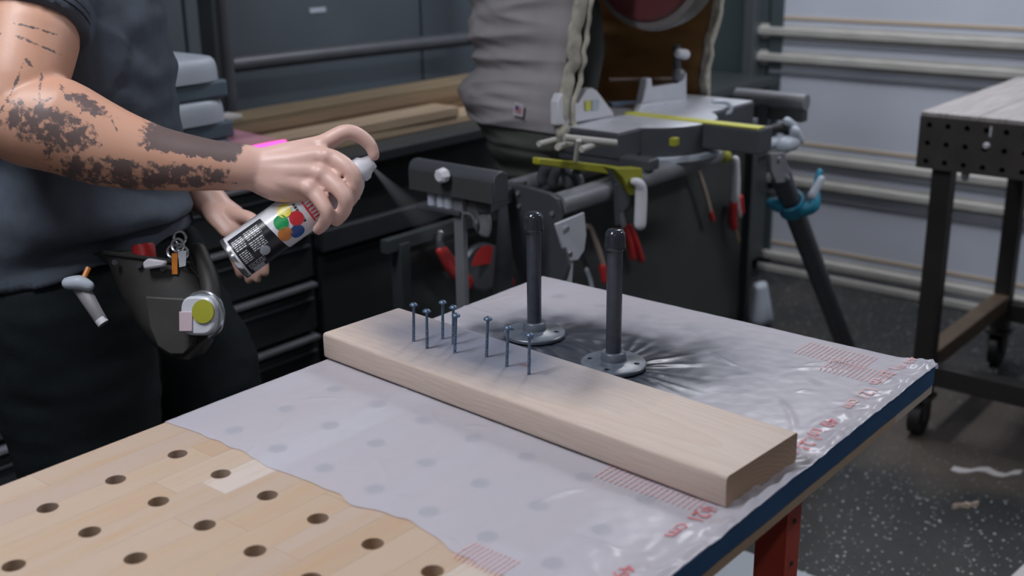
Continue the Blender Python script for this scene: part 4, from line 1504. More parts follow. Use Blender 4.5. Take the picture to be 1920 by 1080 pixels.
# panelled dark wall with its rails and post
xw = XW + 0.004
for k, (y0, y1) in enumerate([(-0.6, 0.40), (0.41, 1.41), (1.42, 2.42), (2.43, 3.40)]):
    MB().box(XW, XW + 0.02, y0, y1, 0.3, 2.3).build('panel', MT['wall'], wl, smooth=0, bevel=0.004)
rk = thing('lumber_rack', 'dark steel rack with a horizontal rail on the grey panelled wall', 'rack', (-1.75, 1.4, 0))
p0 = at_x(428, 122, -1.72); p1 = at_x(757, 84, -1.72)
zr = (p0.z + p1.z) / 2
MB().tube([(-1.72, p0.y - 0.02, p0.z), (-1.72, (p0.y + p1.y) / 2, zr), (-1.72, 2.6, p1.z - 0.01)], [0.024] * 3, 14).build('rail', MT['dark_steel'], rk)
pp = at_x(408, 60, -1.72)
MB().box(-1.76, -1.69, pp.y - 0.035, pp.y + 0.025, 0.0, 2.4).build('post', MT['black'], rk, smooth=0, bevel=0.005)
MB().cyl((-1.685, pp.y + 0.002, 0.2), (-1.685, pp.y + 0.002, 2.35), 0.016, n=12).build('pipe', MT['dark_steel'], rk)
MB().box(-1.76, -1.69, 2.55, 2.61, 0.0, 2.4).build('post', MT['black'], rk, smooth=0, bevel=0.005)
q_ = at_x(595, 19, XW + 0.021)
tag(MB().box(XW + 0.0205, XW + 0.024, q_.y - 0.035, q_.y + 0.035, q_.z - 0.008, q_.z + 0.008).build('wall_label', MT['grey_plastic'], smooth=0, bevel=0.001), 'small pale label strip stuck on the grey wall panel', 'label')

# tall black cabinet against the wall by the door
t = thing('black_cabinet', 'black cabinet standing behind the saw stand next to the garage door', 'cabinet', (-1.4, 2.9, 0))
MB().box(-1.66, XC - 0.02, 2.08, 3.58, 0.07, 0.80).build('body', MT['black_soft'], t, smooth=0, bevel=0.006)
MB().box(-1.64, XC - 0.06, 2.12, 3.54, 0.0, 0.07).build('plinth', MT['black_soft'], t, smooth=0)
for y0, y1 in ((2.09, 2.58), (2.59, 3.08), (3.09, 3.57)):
    d_ = MB().box(XC - 0.02, XC, y0, y1, 0.09, 0.50).build('door', MT['black'], t, smooth=0, bevel=0.003)
    d_ = MB().box(XC - 0.02, XC, y0, y1, 0.51, 0.78).build('drawer', MT['black'], t, smooth=0, bevel=0.003)
MB().box(-1.665, XC + 0.01, 2.07, 3.59, 0.80, 0.83).build('top', MT['black'], t, smooth=0, bevel=0.003)

# ------------------------------------------------------------------ mitre saw stand
stand = thing('saw_stand', 'folding steel stand with grey tubes carrying the mitre saw', 'saw stand', (-0.33, 1.6, 0))
ZS = 0.905
fb0, fb1 = at_z(1046, 385, ZS), at_z(1335, 291, ZS)
xb = (fb0.x + fb1.x) / 2
ra0 = at_z(945, 351, ZS + 0.01)
xa = ra0.x
tb = MB().cyl((xb, fb0.y, ZS), (xb, fb1.y, ZS), 0.024, n=20)
tb.sphere((xb, fb1.y, ZS), 0.024, 12)
tb.build('tube', MT['grey_steel'], stand)
MB().cyl((xa, ra0.y + 0.02, ZS), (xa, 2.25, ZS), 0.022, n=20).build('tube', MT['grey_steel'], stand)
# end plate of the near end
Y_ = fb0.y - 0.012
pts = [at_y(a_, b_, Y_) for a_, b_ in [(946, 346), (968, 345), (1030, 362), (1046, 372), (1052, 395), (1046, 430), (1066, 500), (1058, 528), (975, 530), (960, 480), (952, 400)]]
slab(pts, (0, 0.012, 0)).build('end_plate', MT['dark_steel'], stand, 30, bevel=0.003)
for a_, b_ in ((972, 362), (974, 386), (1036, 400)):
    q_ = at_y(a_, b_, Y_)
    MB().cyl(q_ - EY * 0.004, q_, 0.005, n=10).build('bolt', MT['grey_steel'], stand)
# grey hinge plate of the near leg
X_ = xb + 0.026
pts = [at_x(a_, b_, X_) for a_, b_ in [(1042, 420), (1096, 398), (1100, 440), (1096, 470), (1084, 488), (1070, 490), (1062, 486)]]
slab(pts, (-0.006, 0, 0)).build('hinge_plate', MT['alu'], stand, 30, bevel=0.002)
for a_, b_ in ((1061, 429), (1067, 477)):
    q_ = at_x(a_, b_, X_)
    MB().cyl(q_, q_ + EX * 0.005, 0.006, n=12).build('bolt', MT['chrome'], stand)
lt = at_x(1058, 490, xb)
MB().cyl(lt + EZ * 0.05, (xb - 0.01, lt.y - 0.06, 0.015), 0.021, n=16).build('leg', MT['alu'], stand)
MB().cyl((xa, lt.y + 0.02, ZS), (xa - 0.02, lt.y - 0.08, 0.015), 0.021, n=16).build('leg', MT['dark_steel'], stand)
# far leg with head plate and teal clip
fx = at_z(1615, 735, 0.0)
ftop = at_x(1461, 322, fx.x + 0.03)
fl_ = MB().cyl(ftop, Vector((fx.x, fx.y, 0.012)), 0.027, n=18).build('leg', MT['dark_steel'], stand)
rtop, rft = at_x(1450, 322, xa), at_z(1588, 668, 0.0)
MB().cyl(rtop + EZ * 0.06, Vector((rft.x, rft.y, 0.012)), 0.021, n=16).build('leg', MT['black_soft'], stand)
for s0_ in ((xb - 0.01, lt.y - 0.06), (xa - 0.02, lt.y - 0.08), (fx.x, fx.y), (rft.x, rft.y)):
    MB().cyl((s0_[0], s0_[1], 0.0), (s0_[0], s0_[1], 0.03), 0.032, 0.029, n=16).build('rubber_foot', MT['rubber'], stand)
dl = (Vector((fx.x, fx.y, 0)) - ftop).normalized()
pts = [at_x(a_, b_, ftop.x + 0.028) for a_, b_ in [(1446, 288), (1472, 286), (1480, 320), (1474, 342), (1456, 344), (1446, 320)]]
slab(pts, (-0.008, 0, 0)).build('head_plate', MT['grey_steel'], stand, 30, bevel=0.002)
for a_, b_ in ((1460, 298), (1475, 333)):
    q_ = at_x(a_, b_, ftop.x + 0.028)
    MB().cyl(q_, q_ + EX * 0.006, 0.006, n=10).build('bolt', MT['chrome'], stand)
cl = ftop + dl * 0.135
MB().lathe([(0.030, -0.022), (0.036, -0.020), (0.036, 0.020), (0.030, 0.022)], cl, dl, 20, cap=False).build('clip_collar', MT['teal'], stand)
MB().tube([cl + EX * 0.03 - EZ * 0.01, cl + EX * 0.055 + EY * 0.012 + EZ * 0.005, cl + EX * 0.05 + EY * 0.03 + EZ * 0.045, cl + EX * 0.05 + EY * 0.045 + EZ * 0.085], [0.018, 0.017, 0.010, 0.008], 12).build('clip_lever', MT['teal'], stand)
MB().tube([cl + EX * 0.05 + EY * 0.01 + EZ * 0.03, cl + EX * 0.062 + EY * 0.03 + EZ * 0.07], [0.012, 0.009], 10).build('clip_spring', MT['grey_plastic'], stand)
MB().tube([cl - EX * 0.02 - EY * 0.035, cl - EX * 0.03 - EY * 0.055 + EZ * 0.012], [0.016, 0.013], 10).build('clip_jaw', MT['teal'], stand)
# cross bars and lime yellow saw brackets
zb_ = ZS + 0.032
for y in (at_z(1185, 330, ZS).y, fb1.y + 0.03):
    MB().box(xa - 0.06, xb + 0.03, y - 0.02, y + 0.02, ZS + 0.020, ZS + 0.045).build('cross_bar', MT['dark_steel'], stand, smooth=0, bevel=0.004)
yb_ = at_x(1185, 330, xb + 0.03).y
pts = [at_x(a_, b_, xb + 0.032) for a_, b_ in [(1150, 315), (1205, 315), (1206, 342), (1192, 345), (1190, 366), (1180, 366), (1168, 335)]]
br = slab(pts, (-0.03, 0, 0)).build('saw_bracket', MT['lime'], stand, 30, bevel=0.003)
pts = [at_x(a_, b_, xb - 0.02) for a_, b_ in [(1012, 296), (1090, 304), (1160, 312), (1160, 330), (1090, 320), (1012, 310)]]
slab(pts, (-0.02, 0, 0)).build('saw_bracket', MT['lime'], stand, 30, bevel=0.003)
# drop handles
MB().tube([at_x(1188, 340, xb + 0.04), at_x(1198, 345, xb + 0.045), at_x(1202, 362, xb + 0.045), at_x(1200, 420, xb + 0.045)], [0.008, 0.012, 0.0135, 0.0135], 12).build('lever_handle', MT['white_plastic'], stand)
MB().cyl(at_x(1155, 345, xb + 0.03), at_x(1158, 420, xb + 0.03), 0.006, n=8).build('hanging_bolt', MT['dark_steel'], stand)
pts = [at_x(a_, b_, xb + 0.03) for a_, b_ in [(1146, 318), (1153, 330), (1182, 372), (1180, 386), (1170, 396), (1163, 400), (1158, 360)]]
slab(pts, (-0.012, 0, 0)).build('locking_lever', MT['dark_steel'], stand, 30, bevel=0.002)
q_ = at_x(1355, 292, xb - 0.02)
MB().sphere(q_, 0.022, 12, (1, 1, 0.8)).build('clamp_knob', MT['lime'], stand)
MB().cyl(q_ - EY * 0.05, q_, 0.009, n=10).build('clamp_stem', MT['dark_steel'], stand)
MB().tube([at_x(1378, 300, xb), at_x(1379, 340, xb), at_x(1378, 372, xb)], [0.011, 0.012, 0.012], 12).build('lever_handle', MT['white_plastic'], stand)
# clutter of small pale cross rods below the saw
for a_, b_, c_, d_, r_ in [(1058, 258, 1155, 268, 0.0075), (1045, 276, 1072, 268, 0.007), (1090, 280, 1122, 268, 0.007), (1010, 270, 1040, 262, 0.006), (1085, 262, 1080, 300, 0.006)]:
    MB().cyl(at(a_, b_, 2.34), at(c_, d_, 2.38), r_, n=10).build('clamp_rod', MT['rib'], stand)
# hose clamps gripping the near tubes
for q_, r_ in ((at_z(1042, 325, ZS + 0.03), 0.014), (at_z(1062, 330, ZS + 0.03), 0.012)):
    R_ = [q_ + EX * (0.036 * math.cos(k * PI / 7)) + EZ * (0.036 * math.sin(k * PI / 7) - 0.02) for k in range(8)]
    MB().tube(R_, [r_] * 8, 10).build('tube_clamp', MT['dark_steel'], stand)

# near roller support
s0, = [at_z(778, 298, 1.0)]
rs = thing('work_support', 'black work support with a white knob on the near end of the saw stand', 'work support', (s0.x + 0.1, s0.y, 0.86))
s1 = s0 + EX * 0.05
k = 0.02
while True:
    q_ = s0 + EX * k - CAM
    if q_.dot(RGT) / q_.dot(FWD) * FPX + 960 > 938 or k > 0.6:
        break
    k += 0.004
RL = k
prof = [(-0.02, -0.058), (0.022, -0.058), (0.022, -0.016), (0.018, -0.006), (0.008, 0.0), (-0.006, 0.0), (-0.016, -0.006), (-0.02, -0.016)]
MB().prism(prof, s0 + EZ * 0.002, EY, EZ, RL).build('roller_housing', MT['dark_steel'], rs, 50, bevel=0.002)
MB().box(s0.x + 0.004, s0.x + RL - 0.002, s0.y - 0.0235, s0.y - 0.020, 0.944, 0.984).build('front_face', MT['black_soft'], rs, smooth=0)
q_ = at_y(838, 327, s0.y - 0.024)
kb = MB()
kb.lathe([(0.0, -0.024), (0.010, -0.024), (0.0145, -0.020), (0.0155, -0.010), (0.013, -0.004), (0.006, 0.0)], q_, EY, 8)
kb.build('knob', MT['white_plastic'], rs, 25)
q_ = at_y(866, 392, s0.y + 0.0)
MB().box(q_.x - 0.012, q_.x + 0.012, s0.y - 0.012, s0.y + 0.002, ZS - 0.20, 0.945).build('post', MT['grey_steel'], rs, smooth=0, bevel=0.002)
MB().box(q_.x - 0.105, q_.x + 0.01, s0.y - 0.02, s0.y + 0.01, 0.905, 0.915).build('bracket', MT['dark_steel'], rs, smooth=0, bevel=0.002)
for dx in (-0.075, -0.05, -0.03):
    MB().cyl((q_.x + dx, s0.y - 0.004, 0.915), (q_.x + dx, s0.y - 0.004, 0.944), 0.010, n=12).build('spacer', MT['grey_plastic'], rs)
R_ = [at_y(882 + 26 * math.sin(a_), 420 - 32 * math.cos(a_), s0.y + 0.01) for a_ in [0.15 * PI * i - 0.3 for i in range(6)]]
MB().tube(R_, [(0.009, 0.018)] * 6, 10, ref=EY).build('bow', MT['grey_steel'], rs)
R_ = [at_y(876 + 16 * math.sin(a_), 420 - 20 * math.cos(a_), s0.y - 0.006) for a_ in [0.16 * PI * i - 0.2 for i in range(5)]]
MB().tube(R_, [0.005] * 5, 8).build('spring', MT['chrome'], rs)
# arm that ties the support to the stand tubes
MB().bar((s0.x + RL * 0.8, s0.y, 0.93), (xa, ra0.y + 0.06, ZS), 0.03, 0.03).build('arm', MT['dark_steel'], rs, smooth=0, bevel=0.003)

# far roller support
r0 = at_z(1381, 168, 1.0); r1 = at_z(1513, 178, 1.0)
ry = (r0.y + r1.y) / 2
r0 = at_y(1381, 180, ry); r1 = at_y(1513, 186, ry)
rs = thing('work_support', 'grey round work support roller on the far end of the saw stand', 'work support', (r0.x, ry, 0.86))
rz = r0.z
MB().cyl((r0.x, ry, rz), (r1.x, ry, rz), 0.023, n=24).build('roller', MT['grey_steel'], rs, bevel=0.002)
q_ = at_y(1437, 200, ry)
MB().box(r0.x + 0.02, r1.x - 0.004, ry - 0.012, ry + 0.02, rz - 0.052, rz - 0.02).build('channel', MT['black_soft'], rs, smooth=0, bevel=0.002)
MB().box(q_.x - 0.014, q_.x + 0.014, ry - 0.02, ry - 0.012, rz - 0.13, rz + 0.0).build('post', MT['dark_steel'], rs, smooth=0, bevel=0.002)
MB().cyl((r0.x + 0.012, ry - 0.012, rz - 0.10), (r0.x + 0.012, ry - 0.012, rz - 0.02), 0.006, n=10).build('pin', MT['grey_steel'], rs)
MB().bar((q_.x, ry - 0.01, rz - 0.12), (q_.x - 0.02, fb1.y + 0.05, ZS), 0.03, 0.03).build('arm', MT['dark_steel'], rs, smooth=0, bevel=0.003)
for a_, b_, c_, d_, r_ in [(1436, 270, 1476, 264, 0.016), (1470, 272, 1486, 266, 0.022), (1490, 246, 1498, 262, 0.014), (1476, 228, 1486, 236, 0.012)]:
    MB().tube([at(a_, b_, 2.95), at(c_, d_, 2.97)], [r_, r_], 12).build('lock_knob', MT['grey_plastic'], rs)
MB().tube([at(1440, 244, 2.95), at(1466, 240, 2.96), at(1482, 252, 2.97)], [0.010, 0.014, 0.010], 10).build('cable', MT['rubber'], rs)
R_ = [at(a_, b_, 2.85) for a_, b_ in [(1338, 191), (1360, 192), (1369, 199), (1368, 210), (1355, 214)]]
MB().tube(R_, [0.006] * 5, 8).build('pull_handle', MT['grey_plastic'], rs)

# ------------------------------------------------------------------ mitre saw
ZT_ = 1.0
kc = at_z(1190, 215, ZT_)
SY = kc.y                                    # line of the cut
saw = thing('mitre_saw', 'grey mitre saw with a lime yellow cutting line on its arm', 'mitre saw', (-0.42, SY, ZS + 0.045))
MB().lathe([(0.155, -0.075), (0.165, -0.070), (0.165, -0.003), (0.160, 0.0), (0.0, 0.0)], (-0.44, SY, ZT_), EZ, 44).build('turntable', MT['dark_steel'], saw)
MB().lathe([(0.163, 0.0003), (0.160, 0.002), (0.0, 0.002)], (-0.44, SY, ZT_), EZ, 44).build('turntable_top', MT['alu'], saw)
xe = at_z(1430, 243, ZT_).x
MB().box(-0.36, xe, SY - 0.022, SY + 0.045, ZT_ - 0.055, ZT_ + 0.001).build('mitre_arm', MT['dark_steel'], saw, smooth=0, bevel=0.004)
MB().box(-0.50, xe - 0.003, SY - 0.020, SY + 0.012, ZT_ + 0.0012, ZT_ + 0.0055).build('kerf_plate', MT['yellow'], saw, smooth=0, bevel=0.001)
# table wings
n0, n1, n2 = at_z(1096, 244, ZT_), at_z(1166, 252, ZT_), at_z(1191, 242, ZT_)
wx1 = (n1.x + n2.x) / 2
wy0 = (n0.y + n1.y) / 2
MB().box(-0.58, wx1, wy0, SY - 0.13, ZT_ - 0.058, ZT_).build('table_wing', MT['dark_steel'], saw, smooth=0, bevel=0.004)
MB().box(-0.575, wx1 - 0.004, wy0 + 0.004, SY - 0.10, ZT_ + 0.0002, ZT_ + 0.003).build('wing_top', MT['alu'], saw, smooth=0, bevel=0.001)
MB().box(-0.58, -0.34, SY + 0.12, SY + 0.34, ZT_ - 0.058, ZT_).build('table_wing', MT['dark_steel'], saw, smooth=0, bevel=0.004)
MB().box(-0.575, -0.344, SY + 0.10, SY + 0.336, ZT_ + 0.0002, ZT_ + 0.003).build('wing_top', MT['alu'], saw, smooth=0, bevel=0.001)
MB().box(-0.57, wx1 - 0.01, wy0 + 0.01, SY + 0.33, ZS + 0.045, ZT_ - 0.058).build('base', MT['black'], saw, smooth=0, bevel=0.004)
MB().lathe([(0.166, -0.078), (0.180, -0.078), (0.180, -0.068), (0.166, -0.066)], (-0.44, SY, ZT_), EZ, 44, cap=False).build('mitre_scale', MT['grey_plastic'], saw)
q_ = at_x(1260, 265, -0.29)
MB().box(-0.292, -0.276, q_.y - 0.010, q_.y + 0.010, q_.z - 0.009, q_.z + 0.009).build('scale_pointer', MT['lime'], saw, smooth=0, bevel=0.002)
# two fences
XF = -0.50
f1 = [at_x(a_, b_, XF) for a_, b_ in [(1046, 236), (1046, 192), (1052, 176), (1066, 173), (1074, 180), (1085, 196), (1094, 180), (1102, 168), (1112, 165), (1120, 170), (1132, 186), (1150, 210), (1152, 218)]]
slab(f1, (-0.022, 0, 0)).build('fence', MT['white_plastic'], saw, 30, bevel=0.003)
f2 = [at_x(a_, b_, XF) for a_, b_ in [(1196, 214), (1207, 185), (1212, 160), (1213, 147), (1222, 146), (1224, 164), (1274, 156), (1277, 136), (1288, 136), (1288, 190), (1290, 204)]]
slab(f2, (-0.022, 0, 0)).build('fence', MT['alu'], saw, 30, bevel=0.003)
f3 = [at_x(a_, b_, XF + 0.02) for a_, b_ in [(1197, 214), (1206, 196), (1288, 186), (1292, 206)]]
slab(f3, (-0.020, 0, 0)).build('fence_foot', MT['alu'], saw, 30, bevel=0.003)
lb_ = [at_x(a_, b_, XF + 0.001) for a_, b_ in [(1096, 190), (1107, 188), (1107, 206), (1097, 208)]]
slab(lb_, (0.002, 0, 0)).build('warning_label', MT['yellow'], saw, smooth=0)
lb_ = [at_x(a_, b_, XF + 0.001) for a_, b_ in [(1109, 188), (1122, 186), (1122, 205), (1109, 207)]]
slab(lb_, (0.002, 0, 0)).build('warning_label', MT['grey_plastic'], saw, smooth=0)
# blade guard, motor head, arm
gc = at_y(1222, -78, SY)
GR = 131 * (gc - CAM).dot(FWD) / FPX
hd = MB().lathe([(0.0, -0.03), (GR * 0.80, -0.03), (GR * 0.98, -0.022), (GR, 0.0), (GR, 0.04), (GR * 0.9, 0.05), (0.0, 0.05)], gc, EY, 48).build('blade_guard', MT['guard'], saw)
MB().lathe([(0.0, -0.036), (GR * 0.84, -0.036), (GR * 0.88, -0.0285)], gc, EY, 48, cap=False).build('guard_cover', MT['dark_red'], saw)
MB().lathe([(0.0, 0.004), (GR * 0.9, 0.004), (GR * 0.9, 0.007), (0.0, 0.007)], gc - EZ * 0.02, EY, 40).build('blade', MT['alu'], saw)
MB().tube([gc + EY * 0.05 + EZ * 0.05, gc + EY * 0.20 + EZ * 0.07], [0.06, 0.055], 18).build('motor', MT['dark_steel'], saw)
MB().tube([gc + EZ * 0.08 + EX * 0.12, gc + EZ * 0.13 + EX * 0.22, gc + EZ * 0.10 + EX * 0.27], [0.02, 0.018, 0.018], 12).build('grip', MT['black_soft'], saw)
pc = at_x(1102, 190, -0.62)
MB().tube([Vector((-0.64, SY - 0.03, ZT_ - 0.02)), Vector((-0.66, SY - 0.03, 1.15)), Vector((-0.62, SY - 0.02, 1.32)), gc + EZ * 0.02], [(0.05, 0.035), (0.045, 0.03), (0.04, 0.03), (0.04, 0.03)], 16, ref=EX).build('tilt_arm', MT['black'], saw)
MB().tube([at_x(1096, 10, -0.60), at_x(1100, 90, -0.60), at_x(1094, 180, -0.60)], [0.036, 0.044, 0.030], 14).build('dust_spout', MT['black_soft'], saw)
# hold-down clamp
MB().cyl(at_x(1271, 160, XF - 0.01), at_x(1268, 84, XF - 0.01), 0.010, n=12).build('hold_down_post', MT['dark_steel'], saw)
MB().tube([at_x(1272, 100, XF), at_x(1284, 102, XF)], [0.012, 0.014], 12).build('hold_down_knob', MT['white_plastic'], saw)
MB().sphere(at_x(1272, 140, XF - 0.005), 0.018, 12).build('hold_down_joint', MT['grey_steel'], saw)
MB().cyl(at_x(1140, 150, -0.62), at_x(1262, 148, -0.56), 0.006, n=8).build('hold_down_rod', mat('brown_rod', (92, 74, 62), 0.6), saw)
slab([at_x(a_, b_, -0.62) for a_, b_ in [(1146, 192), (1198, 189), (1200, 214), (1152, 212)]], (-0.02, 0, 0)).build('rear_cover', mat('blue_grey_cover', (110, 128, 152), 0.5), saw, smooth=0, bevel=0.003)

# ------------------------------------------------------------------ canvas dust hood behind the saw
hood = thing('dust_hood', 'big grey canvas dust hood with pale binding round its opening behind the mitre saw', 'dust hood', (-0.7, SY, 0.62))
XR_ = -0.52
yN = at_x(1050, 100, XR_).y
yF = at_x(1316, 100, XR_).y
yc, hb = (yN + yF) / 2, (yF - yN) / 2
# (height, reach behind the opening, half width factor, shift of the opening in x)
LEV = [(0.62, 0.16, 0.25, -0.16), (0.76, 0.20, 0.55, -0.13), (0.86, 0.25, 0.80, -0.09), (0.925, 0.30, 0.97, -0.04), (0.945, 0.33, 1.02, -0.015), (0.99, 0.385, 1.05, 0), (1.05, 0.41, 1.05, 0),
       (1.12, 0.380, 1.02, 0.012), (1.15, 0.385, 1.01, 0.02), (1.21, 0.425, 1.03, 0.03), (1.30, 0.40, 1.02, 0.045), (1.40, 0.32, 0.98, 0.05), (1.50, 0.20, 0.90, 0.02), (1.56, 0.10, 0.75, 0.02), (1.58, 0.03, 0.6, 0.02)]


def lerp_lev(z):
    for a_, b_ in zip(LEV, LEV[1:]):
        if z <= b_[0]:
            t_ = (z - a_[0]) / (b_[0] - a_[0])
            t_ = t_ * t_ * (3 - 2 * t_)
            return tuple(a_[i] + (b_[i] - a_[i]) * t_ for i in range(4))
    return LEV[-1]


def hood_pt(z, t_, off=0.0):
    _, rch, wf, sx_ = lerp_lev(z)
    c_, s_ = math.cos(PI * t_), math.sin(PI * t_)
    c_ = math.copysign(abs(c_) ** 0.55, c_); s_ = abs(s_) ** 0.65
    return Vector((XR_ + sx_ - (rch + off) * s_, yc - (hb * wf + off) * c_, z))


def hood_shell(z0, z1, nz, off, name, m, fold_amp):
    g_ = MB()
    nt_ = 90
    R__ = []
    for k_ in range(nz + 1):
        z = z0 + (z1 - z0) * k_ / nz
        row = []
        for i in range(nt_ + 1):
            t_ = i / nt_
            u_ = t_ * 1.2
            ph = z * 44 + 3.0 * u_ + 2.4 * mn.noise((u_ * 2.2, z * 5, 3.0))
            rg = 1 - 2.2 * abs(mn.noise((u_ * 2.6 + 0.5 * z, z * 19 + u_ * 2.0, 1.0)))
            d_ = fold_amp * (0.22 * math.sin(ph) + 0.9 * rg + 0.45 * mn.noise((u_ * 6, z * 40 - u_ * 6, 5.0)))
            d_ *= min(1, (t_ + 0.02) / 0.08, (1.02 - t_) / 0.08)
            row.append(hood_pt(z, t_, off + d_))
        R__.append(row)
    g_.rings(R__, cap=False, closed=False)
    o_ = g_.build(name, m, hood, 180)
    s_ = o_.modifiers.new('thickness', 'SOLIDIFY'); s_.thickness = 0.004; s_.offset = -1
    return o_


hood_shell(0.985, 1.58, 150, 0.0, 'canvas', MT['hood'], 0.012)
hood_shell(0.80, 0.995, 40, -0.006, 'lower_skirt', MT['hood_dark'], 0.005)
# pale gathered binding on both upright edges and along the sagging bottom of the opening
for side in (0, 1):
    pts_, rad_ = [], []
    for k in range(26):
        z = 0.97 + 0.56 * k / 25
        p = hood_pt(z, float(side)) + EX * (0.010 + 0.005 * mn.noise((z * 30, side, 0))) + EY * ((0.012 if side == 0 else -0.012) + 0.006 * mn.noise((z * 45, side + 4, 0)))
        pts_.append(p); rad_.append((0.014 + 0.005 * mn.noise((z * 60, 2 + side, 0)), 0.018 + 0.008 * mn.noise((z * 50, 7 + side, 0))))
    MB().tube(pts_, rad_, 10, ref=EX).build('binding', MT['rim'], hood)
    pts2 = [p + EX * 0.016 + EY * ((0.020 if side == 0 else -0.020) + 0.006 * math.sin(i * 1.3)) for i, p in enumerate(pts_)]
    MB().tube(pts2, [0.006] * len(pts2), 8).build('draw_cord', MT['rim'], hood)
# tan lining seen through the opening
g = MB()
R_ = []
for k in range(25):
    z = 0.96 + 0.50 * k / 24
    R_.append([hood_pt(z, 0.06 + 0.94 * i / 40, -0.026 + 0.008 * mn.noise((i * 0.3, z * 9, 2)) - 0.06 * max(0, 1 - abs(z - 1.165) / 0.035) * max(0, math.sin(PI * i / 40))) for i in range(41)])
g.rings(R_, cap=False, closed=False)
lo_ = g.build('lining', MT['lining'], hood, 180)
# flag patch on the side of the hood
pc_ = None
fpz = at_y(975, 202, yN - 0.005).z
best = min(range(0, 200), key=lambda i: abs(((hood_pt(fpz, i / 400, 0.012) - CAM).dot(RGT) / (hood_pt(fpz, i / 400, 0.012) - CAM).dot(FWD)) * FPX + 960 - 975))
fp = hood_pt(fpz, best / 400, 0.016)
ft = (hood_pt(fpz, best / 400 + 0.02) - hood_pt(fpz, best / 400 - 0.02)).normalized()
ft = -ft if ft.dot(RGT) < 0 else ft
fu = (EZ * 0.97 + ft * 0.16).normalized()
ft = (ft - fu * ft.dot(fu)).normalized()
patch = MB().prism([(-0.015, -0.015), (0.015, -0.013), (0.014, 0.016), (-0.014, 0.015)], fp, ft, fu, 0.002).build('sewn_patch', MT['flag_white'], hood, smooth=0)
fn = ft.cross(fu)
fp2 = fp + fn * 0.0022
MB().prism([(-0.009, 0.0), (0.0, 0.0), (0.0, 0.009), (-0.009, 0.009)], fp2, ft, fu, 0.0008).build('blue_corner', MT['flag_blue'], patch, smooth=0)
for k in range(4):
    x0 = 0.001 if k > 1 else -0.009
    MB().prism([(x0, -0.007 + k * 0.0042), (0.010, -0.007 + k * 0.0042), (0.010, -0.005 + k * 0.0042), (x0, -0.005 + k * 0.0042)], fp2, ft, fu, 0.0008).build('red_stripe', MT['flag_red'], patch, smooth=0)

# ------------------------------------------------------------------ hand tools hanging below the saw stand
XT = -0.62
rail = thing('tool_rail', 'black steel rail under the saw stand on which hand tools hang', 'rail', (XT, 1.7, 0))
MB().bar((XT - 0.02, 0.95, 0.80), (XT - 0.02, 2.60, 0.80), 0.02, 0.03).build('bar', MT['black'], rail, smooth=0, bevel=0.002)
for y in (1.0, 2.55):
    MB().bar((XT - 0.02, y, 0.0), (XT - 0.02, y, 0.80), 0.03, 0.03, (1, 0, 0)).build('post', MT['black'], rail, smooth=0, bevel=0.002)
MB().box(XT - 0.05, XT - 0.032, 1.0, 2.55, 0.05, 0.79).build('back_panel', MT['black_soft'], rail, smooth=0)


def hung_tool(name, label, cat, pieces):
    """pieces: (part, material, radius, [pixel path]) hung in front of the back panel"""
    allp = [at_x(a_, b_, XT) for pc in pieces for a_, b_ in pc[3]]
    t_ = thing(name, label, cat, min(allp, key=lambda p: p.z), 'hand tools hanging under the saw stand')
    for part, m_, r_, path in pieces:
        P_ = [at_x(a_, b_, XT) for a_, b_ in path]
        MB().tube(P_, [r_] * len(P_), 10, ref=EX).build(part, MT[m_], t_)
    return t_


hung_tool('snips', 'red-handled snips hanging between the two pipes of the saw stand', 'snips',
          [('blade', 'alu', (0.004, 0.010), [(1163, 395), (1170, 425)]), ('handle', 'red', (0.010, 0.010), [(1171, 428), (1180, 455), (1186, 482)]), ('handle', 'red', (0.010, 0.010), [(1180, 425), (1192, 455), (1202, 486)])])
hung_tool('hacksaw', 'tool with a pale curved frame and red grip hanging behind the nearer pipe', 'saw',
          [('frame', 'wood_chip', (0.006, 0.007), [(1098, 424), (1108, 428), (1120, 460), (1132, 498)]), ('grip', 'red', (0.010, 0.011), [(1130, 500), (1134, 525)])])
hung_tool('hook_tool', 'thin pale hooked rod hanging right of the grey hinge plate', 'hook', [('rod', 'grey_plastic', (0.005, 0.006), [(1100, 505), (1108, 530), (1112, 560)])])
hung_tool('pliers', 'red-handled pliers hanging by the black work support', 'pliers',
          [('jaw', 'chrome', (0.007, 0.009), [(826, 436), (824, 455), (830, 472)]), ('handle', 'red', (0.011, 0.011), [(832, 470), (852, 495), (880, 528)]), ('handle', 'red', (0.011, 0.011), [(826, 470), (845, 505), (876, 536)])])
hung_tool('long_pliers', 'slim red-handled pliers hanging left of the farther pipe', 'pliers',
          [('jaw', 'alu', (0.006, 0.007), [(934, 362), (942, 390), (950, 416)]), ('handle', 'red', (0.010, 0.010), [(940, 466), (948, 490)]), ('joint', 'dark_steel', (0.006, 0.006), [(940, 430), (941, 466)]), ('handle', 'red', (0.008, 0.008), [(946, 500), (960, 530)])])
hung_tool('red_tongs', 'red tool with bare steel ends hanging under the lime clamp', 'tongs',
          [('handle', 'red', (0.013, 0.013), [(1376, 378), (1374, 410), (1376, 425)]), ('handle', 'red', (0.009, 0.009), [(1388, 370), (1390, 398)]), ('jaw', 'alu', (0.008, 0.008), [(1381, 372), (1386, 404)]), ('tip', 'board_b', (0.006, 0.006), [(1378, 425), (1384, 452)])])
hung_tool('pale_rod', 'slim pale rod with a red end leaning beside the blue box', 'rod', [('rod', 'wood_chip', (0.006, 0.006), [(1308, 318), (1322, 360), (1332, 398)]), ('end', 'red', (0.007, 0.007), [(1332, 396), (1336, 412)])])
